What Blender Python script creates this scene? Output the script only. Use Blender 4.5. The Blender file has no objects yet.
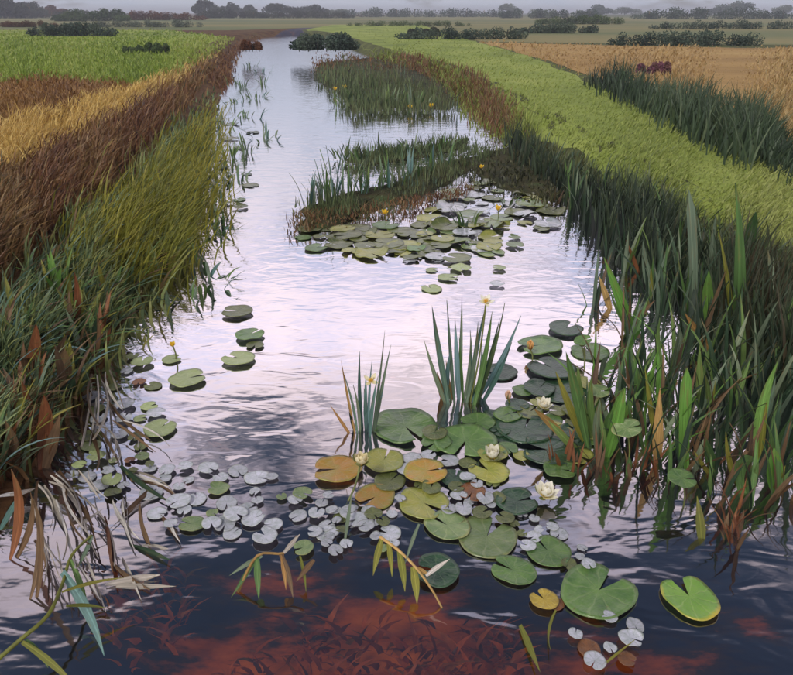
import bpy, math, random
import numpy as np
from mathutils import Vector, Matrix
R = math.radians
random.seed(7)
rng = np.random.default_rng(11)
S = bpy.context.scene
COL = S.collection

# ------------------------------------------------------------------ camera
FPX, CX, CY = 687.0, 396.5, 337.5
PITCH = math.atan((CY - 12.5) / FPX)
CAMH = 2.0
cam = bpy.data.cameras.new('camera'); camo = bpy.data.objects.new('camera', cam); COL.objects.link(camo)
cam.sensor_fit = 'HORIZONTAL'; cam.sensor_width = 36.0; cam.lens = 36.0 * FPX / 793.0
cam.clip_start = 0.02; cam.clip_end = 9000
camo.location = (0, 0, CAMH); camo.rotation_euler = (math.pi / 2 - PITCH, 0, 0)
S.camera = camo

# ------------------------------------------------------------------ world: broken overcast over a pale blue sky
SUN_EL, SUN_AZ = R(48), R(215)            # azimuth clockwise from +Y
W = bpy.data.worlds.new('World'); S.world = W; W.use_nodes = True
nt = W.node_tree; nt.nodes.clear()
def N(tree, kind, **kw):
    n = tree.nodes.new(kind)
    for k, v in kw.items():
        if k in n.inputs.keys(): n.inputs[k].default_value = v
        else: setattr(n, k, v)
    return n
def ramp(tree, stops, interp='LINEAR'):
    n = tree.nodes.new('ShaderNodeValToRGB'); n.color_ramp.interpolation = interp
    els = n.color_ramp.elements
    while len(els) < len(stops): els.new(0.5)
    for e, (p, c) in zip(els, stops):
        e.position = p; e.color = (c[0], c[1], c[2], 1) if not isinstance(c, (int, float)) else (c, c, c, 1)
    return n
sky = N(nt, 'ShaderNodeTexSky'); sky.sky_type = 'NISHITA'; sky.sun_disc = False
sky.sun_elevation = SUN_EL; sky.sun_rotation = SUN_AZ; sky.air_density = 1.2; sky.dust_density = 1.5
tc = N(nt, 'ShaderNodeTexCoord'); sep = N(nt, 'ShaderNodeSeparateXYZ')
nt.links.new(tc.outputs['Generated'], sep.inputs[0])
zc = N(nt, 'ShaderNodeMath', operation='MAXIMUM'); nt.links.new(sep.outputs['Z'], zc.inputs[0]); zc.inputs[1].default_value = 0.0
zo = N(nt, 'ShaderNodeMath', operation='ADD'); nt.links.new(zc.outputs[0], zo.inputs[0]); zo.inputs[1].default_value = 0.22
dv = N(nt, 'ShaderNodeVectorMath', operation='DIVIDE'); nt.links.new(tc.outputs['Generated'], dv.inputs[0])
cmb = N(nt, 'ShaderNodeCombineXYZ'); cmb.inputs[2].default_value = 1.0
nt.links.new(zo.outputs[0], cmb.inputs[0]); nt.links.new(zo.outputs[0], cmb.inputs[1]); nt.links.new(cmb.outputs[0], dv.inputs[1])
noi = N(nt, 'ShaderNodeTexNoise', noise_dimensions='4D'); noi.inputs['Scale'].default_value = 2.1; noi.inputs['Detail'].default_value = 7.0; noi.inputs['Roughness'].default_value = 0.58; noi.inputs['W'].default_value = 13.0; nt.links.new(dv.outputs[0], noi.inputs['Vector'])
# cloud cover thins from the horizon towards the zenith
bias = N(nt, 'ShaderNodeMapRange'); bias.inputs[1].default_value = 0.54; bias.inputs[2].default_value = 0.78
bias.inputs[3].default_value = 0.61; bias.inputs[4].default_value = 0.32; bias.interpolation_type = 'SMOOTHSTEP'
nt.links.new(zc.outputs[0], bias.inputs[0])
th = N(nt, 'ShaderNodeMath', operation='SUBTRACT'); nt.links.new(bias.outputs[0], th.inputs[0]); nt.links.new(noi.outputs['Fac'], th.inputs[1])
cov = N(nt, 'ShaderNodeMapRange'); cov.inputs[1].default_value = -0.05; cov.inputs[2].default_value = 0.08; cov.interpolation_type = 'SMOOTHSTEP'
nt.links.new(th.outputs[0], cov.inputs[0])
noi2 = N(nt, 'ShaderNodeTexNoise', Scale=3.1, Detail=5.0); nt.links.new(dv.outputs[0], noi2.inputs['Vector'])
ccol = ramp(nt, [(0.34, (0.50, 0.54, 0.74)), (0.47, (0.86, 0.76, 0.88)), (0.6, (1.04, 0.87, 0.90))])
nt.links.new(noi2.outputs['Fac'], ccol.inputs[0])
cstr = N(nt, 'ShaderNodeMapRange'); cstr.inputs[1].default_value = 0.0; cstr.inputs[2].default_value = 0.45
cstr.inputs[3].default_value = 0.74; cstr.inputs[4].default_value = 1.18
nt.links.new(zc.outputs[0], cstr.inputs[0])
bsky = N(nt, 'ShaderNodeBackground', Strength=0.05); nt.links.new(sky.outputs[0], bsky.inputs['Color'])
hzf = N(nt, 'ShaderNodeMapRange'); hzf.inputs[1].default_value = 0.10; hzf.inputs[2].default_value = 0.34; hzf.inputs[3].default_value = 0.85; hzf.inputs[4].default_value = 0.0
nt.links.new(zc.outputs[0], hzf.inputs[0]); hmx = N(nt, 'ShaderNodeMix', data_type='RGBA'); nt.links.new(hzf.outputs[0], hmx.inputs['Factor']); nt.links.new(ccol.outputs[0], hmx.inputs[6]); hmx.inputs[7].default_value = (0.62, 0.71, 0.84, 1)
bcl = N(nt, 'ShaderNodeBackground'); nt.links.new(hmx.outputs[2], bcl.inputs['Color']); nt.links.new(cstr.outputs[0], bcl.inputs['Strength'])
mixw = N(nt, 'ShaderNodeMixShader'); nt.links.new(cov.outputs[0], mixw.inputs[0]); nt.links.new(bsky.outputs[0], mixw.inputs[1]); nt.links.new(bcl.outputs[0], mixw.inputs[2])
wo = N(nt, 'ShaderNodeOutputWorld'); nt.links.new(mixw.outputs[0], wo.inputs['Surface'])

sl = bpy.data.lights.new('sun', 'SUN'); sl.energy = 1.5; sl.angle = R(12); sl.color = (1.0, 0.95, 0.86)
so = bpy.data.objects.new('sun', sl); COL.objects.link(so)
sd = Vector((math.sin(SUN_AZ) * math.cos(SUN_EL), math.cos(SUN_AZ) * math.cos(SUN_EL), math.sin(SUN_EL)))
so.rotation_euler = sd.to_track_quat('Z', 'Y').to_euler(); so.location = (0, 0, 20)
S.view_settings.view_transform = 'Standard'; S.view_settings.look = 'None'; S.view_settings.exposure = 0.36; S.view_settings.gamma = 1.0
S.cycles.use_denoising = True
S.cycles.transparent_max_bounces = 12
S.cycles.max_bounces = 6
S.render.film_transparent = False

# ------------------------------------------------------------------ geometry helpers
cp, sp_ = math.cos(PITCH), math.sin(PITCH)
def ray(px, py):
    px = np.asarray(px, float); py = np.asarray(py, float)
    a = (px - CX) / FPX; b = (CY - py) / FPX
    return np.stack([a, cp + b * sp_, -sp_ + b * cp], -1)
def at(px, py, z=0.0):
    d = ray(px, py); t = (z - CAMH) / d[..., 2]
    p = d * t[..., None]; p[..., 2] += CAMH
    return p
def aty(px, py, y):
    d = ray(px, py); t = y / d[1]
    p = d * t; p[2] += CAMH
    return Vector(p)
def V(px, py, z=0.0): return Vector(at(px, py, z))
def depth_of(p): return p[1] * cp - (p[2] - CAMH) * sp_
def px_size(p): return depth_of(p) / FPX          # metres per photo pixel at p

LEFT_PX = [(-150, 675), (-60, 600), (-5, 545), (40, 470), (85, 405), (120, 345), (158, 290), (185, 240), (203, 190), (214, 140), (222, 100), (232, 60), (243, 44), (262, 38), (285, 35)]
RIGHT_PX = [(1250, 675), (1080, 560), (860, 400), (745, 318), (660, 255), (585, 200), (530, 155), (492, 128), (468, 105), (430, 80), (372, 58), (340, 45), (320, 38), (300, 35)]
LP = np.array([at(x, y) for x, y in LEFT_PX]); RP = np.array([at(x, y) for x, y in RIGHT_PX])
DITCH_END = LP[-1, 1] - 4
LAND = 0.45
def EL(y): return np.interp(y, LP[:, 1], LP[:, 0])
def ER(y): return np.interp(y, RP[:, 1], RP[:, 0])
def sstep(a, b, x):
    t = np.clip((x - a) / (b - a), 0, 1); return t * t * (3 - 2 * t)
def slope_w(y): return np.interp(y, [0, 3, 8, 20, 60], [1.1, 1.2, 1.5, 1.6, 1.4])
def bump2(x, y):
    return 0.5 * (np.sin(x * 3.1 + np.sin(y * 1.7) * 1.3) * np.sin(y * 2.3 + 0.7) + np.sin(x * 7.3 + y * 3.9) * 0.4)
def height(x, y):
    x = np.asarray(x, float); y = np.asarray(y, float)
    el, er = EL(y), ER(y)
    dl, dr = el - x, x - er
    d = np.maximum(dl, dr) + np.maximum(0, y - DITCH_END) * 0.4
    w = np.where(dl > dr, slope_w(y), 0.8)
    land = LAND * sstep(-0.08, 1.0, d / w) - 0.012
    land = land + bump2(x, y) * 0.035 * sstep(0, 0.15, d) * (1 - sstep(0.55, 0.85, d / w))
    bed = -0.42 * sstep(0.0, 0.9, -d) - 0.012
    return np.where(d > 0, land, bed)

def new_mesh(name, verts, faces, smooth=True):
    m = bpy.data.meshes.new(name)
    m.from_pydata([tuple(map(float, v)) for v in verts], [], [tuple(int(i) for i in f) for f in faces])
    if smooth: m.polygons.foreach_set('use_smooth', [True] * len(m.polygons))
    m.update(); return m
def obj(name, mesh, mat=None, parent=None, mw=None):
    o = bpy.data.objects.new(name, mesh); COL.objects.link(o)
    if mat is not None and mesh is not None:
        if len(mesh.materials) == 0: mesh.materials.append(mat)
        elif mesh.materials[0] != mat:
            o.material_slots[0].link = 'OBJECT'; o.material_slots[0].material = mat
    if parent is not None: o.parent = parent
    if mw is not None:
        o.matrix_basis = Matrix.Translation(-parent.location) @ mw if parent is not None else mw
    return o
def tag(o, label, cat, group=None):
    o['label'] = label; o['category'] = cat
    if group: o['group'] = group
    return o
def thing(name, loc, label, cat, group=None):
    o = bpy.data.objects.new(name, None); COL.objects.link(o); o.location = loc; o.empty_display_size = 0.05
    return tag(o, label, cat, group)

# ------------------------------------------------------------------ materials
def base_mat(name):
    m = bpy.data.materials.new(name); m.use_nodes = True; t = m.node_tree; t.nodes.clear()
    out = t.nodes.new('ShaderNodeOutputMaterial'); b = t.nodes.new('ShaderNodeBsdfPrincipled')
    t.links.new(b.outputs[0], out.inputs[0]); return m, t, b, out
def srgb(c):
    return tuple((v / 255 / 12.92) if v / 255 <= 0.04045 else ((v / 255 + 0.055) / 1.055) ** 2.4 for v in c)
def leaf_mat(name, cols, rough=0.5, transl=0.25, src='object', streak=0.35, scale=30.0, spec=0.35):
    """leaf surface: palette picked per blade/object, lengthwise streaks, a little light through the leaf"""
    m, t, b, out = base_mat(name)
    if src == 'object':
        s = t.nodes.new('ShaderNodeObjectInfo').outputs['Random']
    else:
        a = t.nodes.new('ShaderNodeAttribute'); a.attribute_name = 'rnd'; s = a.outputs['Fac']
    rp = ramp(t, [(i / max(1, len(cols) - 1), srgb(c)) for i, c in enumerate(cols)])
    t.links.new(s, rp.inputs[0])
    tcn = t.nodes.new('ShaderNodeTexCoord'); mp = t.nodes.new('ShaderNodeMapping'); mp.inputs['Scale'].default_value = (1, 1, 0.12)
    t.links.new(tcn.outputs['Object'], mp.inputs[0])
    n = N(t, 'ShaderNodeTexNoise', Scale=scale, Detail=4.0); t.links.new(mp.outputs[0], n.inputs['Vector'])
    mr = N(t, 'ShaderNodeMapRange'); mr.inputs[1].default_value = 0.3; mr.inputs[2].default_value = 0.7
    mr.inputs[3].default_value = 1 - streak; mr.inputs[4].default_value = 1 + streak
    t.links.new(n.outputs['Fac'], mr.inputs[0])
    mu = N(t, 'ShaderNodeVectorMath', operation='SCALE'); t.links.new(rp.outputs[0], mu.inputs[0]); t.links.new(mr.outputs[0], mu.inputs['Scale'])
    fin = mu.outputs[0]
    if src == 'object':
        sx = N(t, 'ShaderNodeSeparateXYZ'); t.links.new(tcn.outputs['Object'], sx.inputs[0])
        ab = N(t, 'ShaderNodeMath', operation='ABSOLUTE'); t.links.new(sx.outputs['X'], ab.inputs[0])
        rib = N(t, 'ShaderNodeMapRange'); rib.inputs[1].default_value = 0.03; rib.inputs[2].default_value = 0.09; rib.inputs[3].default_value = 1.45; rib.inputs[4].default_value = 1.0; t.links.new(ab.outputs[0], rib.inputs[0])
        m1 = N(t, 'ShaderNodeVectorMath', operation='SCALE'); t.links.new(fin, m1.inputs[0]); t.links.new(rib.outputs[0], m1.inputs['Scale'])
        oi2 = t.nodes.new('ShaderNodeObjectInfo'); of = N(t, 'ShaderNodeVectorMath', operation='SCALE'); of.inputs[0].default_value = (31, 17, 23); t.links.new(oi2.outputs['Random'], of.inputs['Scale'])
        vad = N(t, 'ShaderNodeVectorMath', operation='ADD'); t.links.new(tcn.outputs['Object'], vad.inputs[0]); t.links.new(of.outputs[0], vad.inputs[1])
        nb_ = N(t, 'ShaderNodeTexNoise', Scale=4.0, Detail=5.0, Roughness=0.65); t.links.new(vad.outputs[0], nb_.inputs['Vector'])
        tipf = N(t, 'ShaderNodeMath', operation='MULTIPLY_ADD'); t.links.new(sx.outputs['Z'], tipf.inputs[0]); tipf.inputs[1].default_value = 0.22; t.links.new(nb_.outputs['Fac'], tipf.inputs[2])
        tm = N(t, 'ShaderNodeMapRange'); tm.inputs[1].default_value = 0.70; tm.inputs[2].default_value = 0.84; tm.inputs[4].default_value = 0.75; t.links.new(tipf.outputs[0], tm.inputs[0])
        mxb = N(t, 'ShaderNodeMix', data_type='RGBA'); t.links.new(tm.outputs[0], mxb.inputs['Factor']); t.links.new(m1.outputs[0], mxb.inputs[6]); mxb.inputs[7].default_value = (*srgb((134, 112, 70)), 1)
        fin = mxb.outputs[2]
        rb = N(t, 'ShaderNodeBump', Strength=0.5, Distance=0.003); t.links.new(n.outputs['Fac'], rb.inputs['Height']); t.links.new(rb.outputs[0], b.inputs['Normal'])
    t.links.new(fin, b.inputs['Base Color'])
    b.inputs['Roughness'].default_value = rough; b.inputs['Specular IOR Level'].default_value = spec
    if transl > 0:
        tr = t.nodes.new('ShaderNodeBsdfTranslucent'); t.links.new(mu.outputs[0], tr.inputs[0])
        mx = N(t, 'ShaderNodeMixShader'); mx.inputs[0].default_value = transl
        t.links.new(b.outputs[0], mx.inputs[1]); t.links.new(tr.outputs[0], mx.inputs[2]); t.links.new(mx.outputs[0], out.inputs[0])
    return m
def soil_mat(name, cols, scale=1.5, rough=0.9, bump=0.6, aniso=(1, 1, 1), detail=8.0, rot=0.0, stops=(0.3, 0.7)):
    m, t, b, out = base_mat(name)
    tcn = t.nodes.new('ShaderNodeTexCoord'); mp = t.nodes.new('ShaderNodeMapping'); mp.inputs['Scale'].default_value = aniso
    mp.inputs['Rotation'].default_value = (0, 0, rot)
    t.links.new(tcn.outputs['Object'], mp.inputs[0])
    n = N(t, 'ShaderNodeTexNoise', Scale=scale, Detail=detail, Roughness=0.62); t.links.new(mp.outputs[0], n.inputs['Vector'])
    k = len(cols)
    rp = ramp(t, [(stops[0] + (stops[1] - stops[0]) * i / max(1, k - 1), srgb(c)) for i, c in enumerate(cols)])
    t.links.new(n.outputs['Fac'], rp.inputs[0]); t.links.new(rp.outputs[0], b.inputs['Base Color'])
    n2 = N(t, 'ShaderNodeTexNoise', Scale=scale * 14, Detail=5.0); t.links.new(mp.outputs[0], n2.inputs['Vector'])
    bp = N(t, 'ShaderNodeBump', Strength=bump, Distance=0.04); t.links.new(n2.outputs['Fac'], bp.inputs['Height']); t.links.new(bp.outputs[0], b.inputs['Normal'])
    b.inputs['Roughness'].default_value = rough; b.inputs['Specular IOR Level'].default_value = 0.15
    return m

M = {}
M['bank'] = soil_mat('bank_soil', [(46, 34, 24), (78, 52, 34), (98, 74, 44), (70, 74, 40)], 1.2)
M['green_field'] = soil_mat('meadow_turf', [(106, 118, 54), (132, 146, 62), (148, 156, 76)], 0.12, aniso=(0.6, 1, 1))
M['stubble'] = soil_mat('stubble_soil', [(92, 66, 40), (122, 92, 52), (150, 116, 66)], 0.5, aniso=(1, 0.4, 1))
M['ochre_strip'] = soil_mat('dry_grass_strip', [(150, 118, 60), (190, 158, 84), (206, 178, 102)], 0.9)
M['path'] = soil_mat('path_turf', [(104, 118, 56), (128, 142, 66), (148, 156, 82)], 0.5, aniso=(1, 0.5, 1), rot=0.35)
M['ochre_field'] = soil_mat('ripe_field', [(124, 98, 58), (156, 126, 76), (170, 144, 90)], 0.18, aniso=(0.35, 1, 1))
M['far'] = soil_mat('far_meadow', [(78, 90, 64), (98, 106, 70), (128, 120, 80), (92, 108, 72)], 0.035, aniso=(0.25, 1, 1))

# ditch bed: black peat with rust-coloured iron ooze in one patch of the shallows
m, t, b, out = base_mat('peat_bed')
tcn = t.nodes.new('ShaderNodeTexCoord')
n = N(t, 'ShaderNodeTexNoise', Scale=3.2, Detail=7.0, Roughness=0.6)
mpb = t.nodes.new('ShaderNodeMapping'); mpb.inputs['Scale'].default_value = (0.55, 1.3, 1); t.links.new(tcn.outputs['Object'], mpb.inputs[0]); t.links.new(mpb.outputs[0], n.inputs['Vector'])
dist = N(t, 'ShaderNodeVectorMath', operation='DISTANCE'); dist.inputs[1].default_value = (0.02, 1.7, -0.4)
t.links.new(tcn.outputs['Object'], dist.inputs[0])
mr = N(t, 'ShaderNodeMapRange'); mr.inputs[1].default_value = 0.2; mr.inputs[2].default_value = 1.25; mr.inputs[3].default_value = 0.2; mr.inputs[4].default_value = -0.16
t.links.new(dist.outputs['Value'], mr.inputs[0])
ad = N(t, 'ShaderNodeMath', operation='ADD'); t.links.new(n.outputs['Fac'], ad.inputs[0]); t.links.new(mr.outputs[0], ad.inputs[1])
rp = ramp(t, [(0.38, srgb((20, 24, 54))), (0.47, srgb((64, 38, 26))), (0.56, srgb((196, 90, 16))), (0.70, srgb((240, 124, 26)))])
t.links.new(ad.outputs[0], rp.inputs[0]); t.links.new(rp.outputs[0], b.inputs['Base Color']); b.inputs['Roughness'].default_value = 0.8
M['bed'] = m

# water
m, t, b, out = base_mat('ditch_water'); t.nodes.remove(b)
tcn = t.nodes.new('ShaderNodeTexCoord'); mp = t.nodes.new('ShaderNodeMapping'); mp.inputs['Scale'].default_value = (0.5, 1.0, 1.0)
t.links.new(tcn.outputs['Object'], mp.inputs[0])
n1 = N(t, 'ShaderNodeTexNoise', Scale=6.5, Detail=2.0, Roughness=0.5, Distortion=0.6); t.links.new(mp.outputs[0], n1.inputs['Vector'])
n2 = N(t, 'ShaderNodeTexNoise', Scale=20.0, Detail=2.0, Roughness=0.5); t.links.new(mp.outputs[0], n2.inputs['Vector'])
b1 = N(t, 'ShaderNodeBump', Strength=0.36, Distance=0.016); t.links.new(n1.outputs['Fac'], b1.inputs['Height'])
b2 = N(t, 'ShaderNodeBump', Strength=0.16, Distance=0.004); t.links.new(n2.outputs['Fac'], b2.inputs['Height']); t.links.new(b1.outputs[0], b2.inputs['Normal'])
fr = N(t, 'ShaderNodeFresnel', IOR=1.33); t.links.new(b2.outputs[0], fr.inputs['Normal'])
pw = N(t, 'ShaderNodeMath', operation='POWER'); t.links.new(fr.outputs[0], pw.inputs[0]); pw.inputs[1].default_value = 1.1
ml = N(t, 'ShaderNodeMath', operation='MULTIPLY', use_clamp=True); t.links.new(pw.outputs[0], ml.inputs[0]); ml.inputs[1].default_value = 12.0
gl = N(t, 'ShaderNodeBsdfGlossy', Roughness=0.05); gl.inputs['Color'].default_value = (0.97, 0.96, 1, 1); t.links.new(b2.outputs[0], gl.inputs['Normal'])
tp = N(t, 'ShaderNodeBsdfTransparent'); tp.inputs['Color'].default_value = (0.92, 0.87, 0.85, 1)
mn = N(t, 'ShaderNodeMath', operation='MINIMUM'); t.links.new(ml.outputs[0], mn.inputs[0]); mn.inputs[1].default_value = 0.76
mx = N(t, 'ShaderNodeMixShader'); t.links.new(mn.outputs[0], mx.inputs[0]); t.links.new(tp.outputs[0], mx.inputs[1]); t.links.new(gl.outputs[0], mx.inputs[2])
t.links.new(mx.outputs[0], out.inputs[0])
M['water'] = m

# ------------------------------------------------------------------ ground, bed, water
ys = np.concatenate([np.linspace(-5, 0.4, 8)[:-1], 0.4 * np.exp(np.linspace(0, math.log(4000 / 0.4), 210))])
off = np.concatenate([np.linspace(0, 2.6, 27), 2.6 * np.exp(np.linspace(0, math.log(4000 / 2.6), 26))[1:]])
def sheet(name, xs_fn, ncol, mat, zoff=0.0, rows=ys):
    verts = []; 
    for y in rows:
        x = xs_fn(y); z = height(x, np.full_like(x, y)) + zoff
        verts.append(np.stack([x, np.full_like(x, y), z], -1))
    v = np.concatenate(verts); nr = len(rows)
    f = [(r * ncol + c, r * ncol + c + 1, (r + 1) * ncol + c + 1, (r + 1) * ncol + c) for r in range(nr - 1) for c in range(ncol - 1)]
    o = obj(name, new_mesh(name, v, f), mat); o['kind'] = 'structure'; return o
g = sheet('ground_left', lambda y: EL(y) - off[::-1], len(off), M['bank'])
M['bank_green'] = soil_mat('bank_turf', [(52, 54, 34), (76, 80, 46), (96, 102, 56)], 1.2)
g2 = sheet('ground_right', lambda y: ER(y) + off, len(off), M['bank_green'])
bedcols = np.linspace(0, 1, 26)
sheet('ditch_bed', lambda y: EL(y) + (ER(y) - EL(y)) * bedcols, 26, M['bed'])
wr = [y for y in ys if y < DITCH_END + 6]
v = []; 
for y in wr:
    for s in (0, 0.25, 0.5, 0.75, 1):
        v.append((EL(y) - 0.3 + (ER(y) - EL(y) + 0.6) * s, y, 0.0))
f = [(r * 5 + c, r * 5 + c + 1, r * 5 + c + 6, r * 5 + c + 5) for r in range(len(wr) - 1) for c in range(4)]
w = obj('water', new_mesh('water', v, f), M['water']); w['kind'] = 'structure'

def in_poly(x, y, poly):
    x = np.asarray(x); y = np.asarray(y); ins = np.zeros(x.shape, bool); k = len(poly)
    for i in range(k):
        x1, y1 = poly[i]; x2, y2 = poly[(i + 1) % k]
        c = ((y1 > y) != (y2 > y)) & (x < (x2 - x1) * (y - y1) / ((y2 - y1) if y2 != y1 else 1e-9) + x1)
        ins ^= c
    return ins
def zone(name, poly_px, mat, zoff, zl=LAND):
    """flat field sheet whose outline is given on the plateau"""
    pts = [at(x, y, zl) for x, y in poly_px]; fine = []
    for i in range(len(pts)):
        a, b_ = pts[i], pts[(i + 1) % len(pts)]
        for s in np.linspace(0, 1, 14)[:-1]:
            p = a + (b_ - a) * s; j = 0.006 * p[1]
            qx, qy = p[0] + rng.normal() * j * 0.5, p[1] + rng.normal() * j * 0.5
            if qy < DITCH_END: qx = min(qx, float(EL(qy) - slope_w(qy)) - 0.03) if name in ('green_field', 'stubble_field', 'dry_grass_strip') else qx
            fine.append((qx, qy, zl + zoff - 0.012))
    o = obj(name, new_mesh(name, fine, [tuple(range(len(fine)))], False), mat); o['kind'] = 'structure'; return o
Z_GREEN = [(-900, 74), (-300, 80), (0, 82), (60, 78), (130, 84), (180, 74), (222, 50), (235, 38), (170, 30), (60, 30), (-300, 30), (-900, 30)]
Z_STUB = [(-500, 150), (0, 136), (62, 120), (132, 94), (128, 82), (60, 77), (0, 81), (-500, 84)]
Z_OCH = [(-300, 260), (0, 176), (40, 156), (90, 128), (140, 104), (185, 78), (222, 52), (214, 54), (170, 76), (125, 92), (70, 108), (0, 132), (-300, 185)]
Z_PATH = [(470, 70), (520, 118), (580, 150), (660, 195), (793, 262), (1100, 420), (1300, 420), (793, 168), (715, 142), (640, 105), (590, 82), (530, 56), (470, 40), (420, 24), (372, 26), (350, 32), (400, 48)]
Z_OCHF = [(1300, 330), (793, 145), (700, 118), (620, 86), (540, 58), (480, 42), (560, 44), (640, 46), (760, 48), (900, 46), (1500, 60)]
zone('green_field', Z_GREEN, M['green_field'], 0.006)
zone('stubble_field', Z_STUB, M['stubble'], 0.010)
zone('dry_grass_strip', Z_OCH, M['ochre_strip'], 0.014)
OUTP = np.array([at(x, y, LAND) for x, y in [(1500, 400), (1040, 260), (793, 168), (715, 142), (640, 105), (590, 82), (530, 56), (470, 40), (420, 24)]])
pc = np.linspace(0, 1, 14)
def path_x(y):
    a = ER(y) + 0.34 + 0.08 * math.sin(y * 2.1) + 0.05 * math.sin(y * 5.3); b_ = max(a + 0.3, float(np.interp(y, OUTP[:, 1], OUTP[:, 0])) + 0.1 * math.sin(y * 1.3)); return a + (b_ - a) * pc
sheet('grass_path', path_x, 14, M['path'], 0.006, [y for y in ys if 1.0 < y < OUTP[-1, 1]])
zone('ripe_field', Z_OCHF, M['ochre_field'], 0.010)
zone('far_meadow', [(-2500, 29.9), (230, 29.9), (420, 23.8), (480, 41.5), (900, 45.5), (2500, 45), (2500, 16.5), (-2500, 16.5)], M['far'], 0.004)

# ------------------------------------------------------------------ blades as one mass
def on_ground(px, py, iters=14):
    z = np.full(np.shape(px), 0.3)
    for _ in range(iters):
        p = at(px, py, 0.0); d = ray(px, py); tt = (z - CAMH) / d[..., 2]
        p = d * tt[..., None]; z = 0.5 * z + 0.5 * np.maximum(height(p[..., 0], p[..., 1]), -0.02)
    p[..., 2] = np.maximum(height(p[..., 0], p[..., 1]), -0.03); return p
def sample(poly, n, jitter=0):
    xs = [p[0] for p in poly]; yy = [p[1] for p in poly]; X = np.empty(0); Y = np.empty(0)
    while len(X) < n:
        x = rng.uniform(max(-60, min(xs)), min(860, max(xs)), n * 2); y = rng.uniform(min(yy), min(720, max(yy)), n * 2)
        k = in_poly(x, y, poly); X = np.concatenate([X, x[k]]); Y = np.concatenate([Y, y[k]])
    return X[:n], Y[:n]
def blades(name, P, H, Wd, lean, az, mat, label, cat, segs=3, kind='stuff', rnd=None):
    """P (n,3) roots, H heights, Wd widths, lean fraction, az direction of lean"""
    n = len(P); H = np.broadcast_to(H, n); Wd = np.broadcast_to(Wd, n); lean = np.broadcast_to(lean, n); az = np.broadcast_to(az, n)
    if rnd is None: rnd = rng.random(n)
    face = rng.uniform(0, np.pi, n); sx, sy = np.cos(face), np.sin(face)
    rows = []
    for k in range(segs + 1):
        s = k / segs; l = lean * s ** 1.8 * H; zz = H * s * np.sqrt(np.clip(1 - (lean * s * 0.75) ** 2, 0.05, 1))
        cx = P[:, 0] + np.cos(az) * l; cy = P[:, 1] + np.sin(az) * l; cz = P[:, 2] + zz
        ww = Wd * 0.5 * (1 - s ** 1.6) * (0.75 + 0.5 * math.sin(math.pi * min(1, s * 1.3)))
        if k < segs:
            rows.append(np.stack([cx - sx * ww, cy - sy * ww, cz], -1)); rows.append(np.stack([cx + sx * ww, cy + sy * ww, cz], -1))
        else: rows.append(np.stack([cx, cy, cz], -1))
    nv = len(rows); verts = np.stack(rows, 1).reshape(-1, 3)
    base = np.arange(n)[:, None] * nv
    loops = []; starts = []; 
    quads = np.concatenate([base + np.array([2 * k, 2 * k + 1, 2 * k + 3, 2 * k + 2]) for k in range(segs - 1)], 0) if segs > 1 else np.empty((0, 4), int)
    tris = base + np.array([2 * (segs - 1), 2 * (segs - 1) + 1, 2 * segs])
    m = bpy.data.meshes.new(name); m.vertices.add(len(verts)); m.vertices.foreach_set('co', verts.astype(np.float32).ravel())
    nl = quads.size + tris.size; m.loops.add(nl); m.loops.foreach_set('vertex_index', np.concatenate([quads.ravel(), tris.ravel()]).astype(np.int32))
    npoly = len(quads) + len(tris); m.polygons.add(npoly)
    ls = np.concatenate([np.arange(len(quads)) * 4, quads.size + np.arange(len(tris)) * 3]).astype(np.int32)
    m.polygons.foreach_set('loop_start', ls); m.update(calc_edges=True)
    a = m.attributes.new('rnd', 'FLOAT', 'POINT'); a.data.foreach_set('value', np.repeat(rnd, nv).astype(np.float32))
    m.polygons.foreach_set('use_smooth', np.ones(npoly, bool))
    o = obj(name, m, mat)
    if kind: o['kind'] = kind
    tag(o, label, cat); return o
def vnoise(x, y, s, seed=0):
    r = np.random.default_rng(seed); o = np.zeros_like(x)
    for k in range(6):
        a = r.uniform(0, 6.28); f = s * (1.6 ** (k % 3)) * r.uniform(0.8, 1.25)
        o = o + np.sin((x * np.cos(a) + y * np.sin(a)) * f + r.uniform(0, 6.28)) / (1 + 0.5 * (k % 3))
    return np.clip(0.5 + o / 6.5, 0, 1)
def grass(name, poly, n, h, w, lean, az, mat, label, cat='grass', minpx=0.9, maxw=0.05, azj=0.8, segs=3, jit=0.06, clump=0.5):
    px, py = sample(poly, n); g1 = rng.normal(0, 1, n) * jit * np.maximum(py - 14, 8)
    px = px + g1; py = np.maximum(py + rng.normal(0, 0.55, n) * jit * np.maximum(py - 14, 8), 20); P = on_ground(px, py);
    fq = 2.2 / np.clip(P[:, 1] / 6, 0.7, 8); cl = vnoise(P[:, 0] * fq, P[:, 1] * fq * 0.8, 2.4, len(name)); c2 = vnoise(P[:, 0] * fq, P[:, 1] * fq * 0.5, 1.3, len(name) + 5); ps = (P[:, 1] * cp - (P[:, 2] - CAMH) * sp_) / FPX
    hh = rng.uniform(h[0], h[1], n) * (1 - clump + 2 * clump * cl); rn = np.clip(c2 * 0.75 + rng.normal(0.12, 0.2, n), 0, 1); ww = np.clip(np.maximum(rng.uniform(w[0], w[1], n), ps * minpx), 0, maxw)
    ok = (P[:, 1] < 160) & (height(P[:, 0], P[:, 1]) > -0.2)
    ln = rng.uniform(lean[0], lean[1], n)
    return blades(name, P[ok], hh[ok], ww[ok], ln[ok], (az + rng.normal(0, azj, n))[ok], mat, label, cat, segs, rnd=rn[ok])
G = {}
G['meadow'] = leaf_mat('meadow_blades', [(100, 120, 50), (124, 146, 56), (144, 158, 70), (154, 158, 90)], src='attr', transl=0.3)
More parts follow.
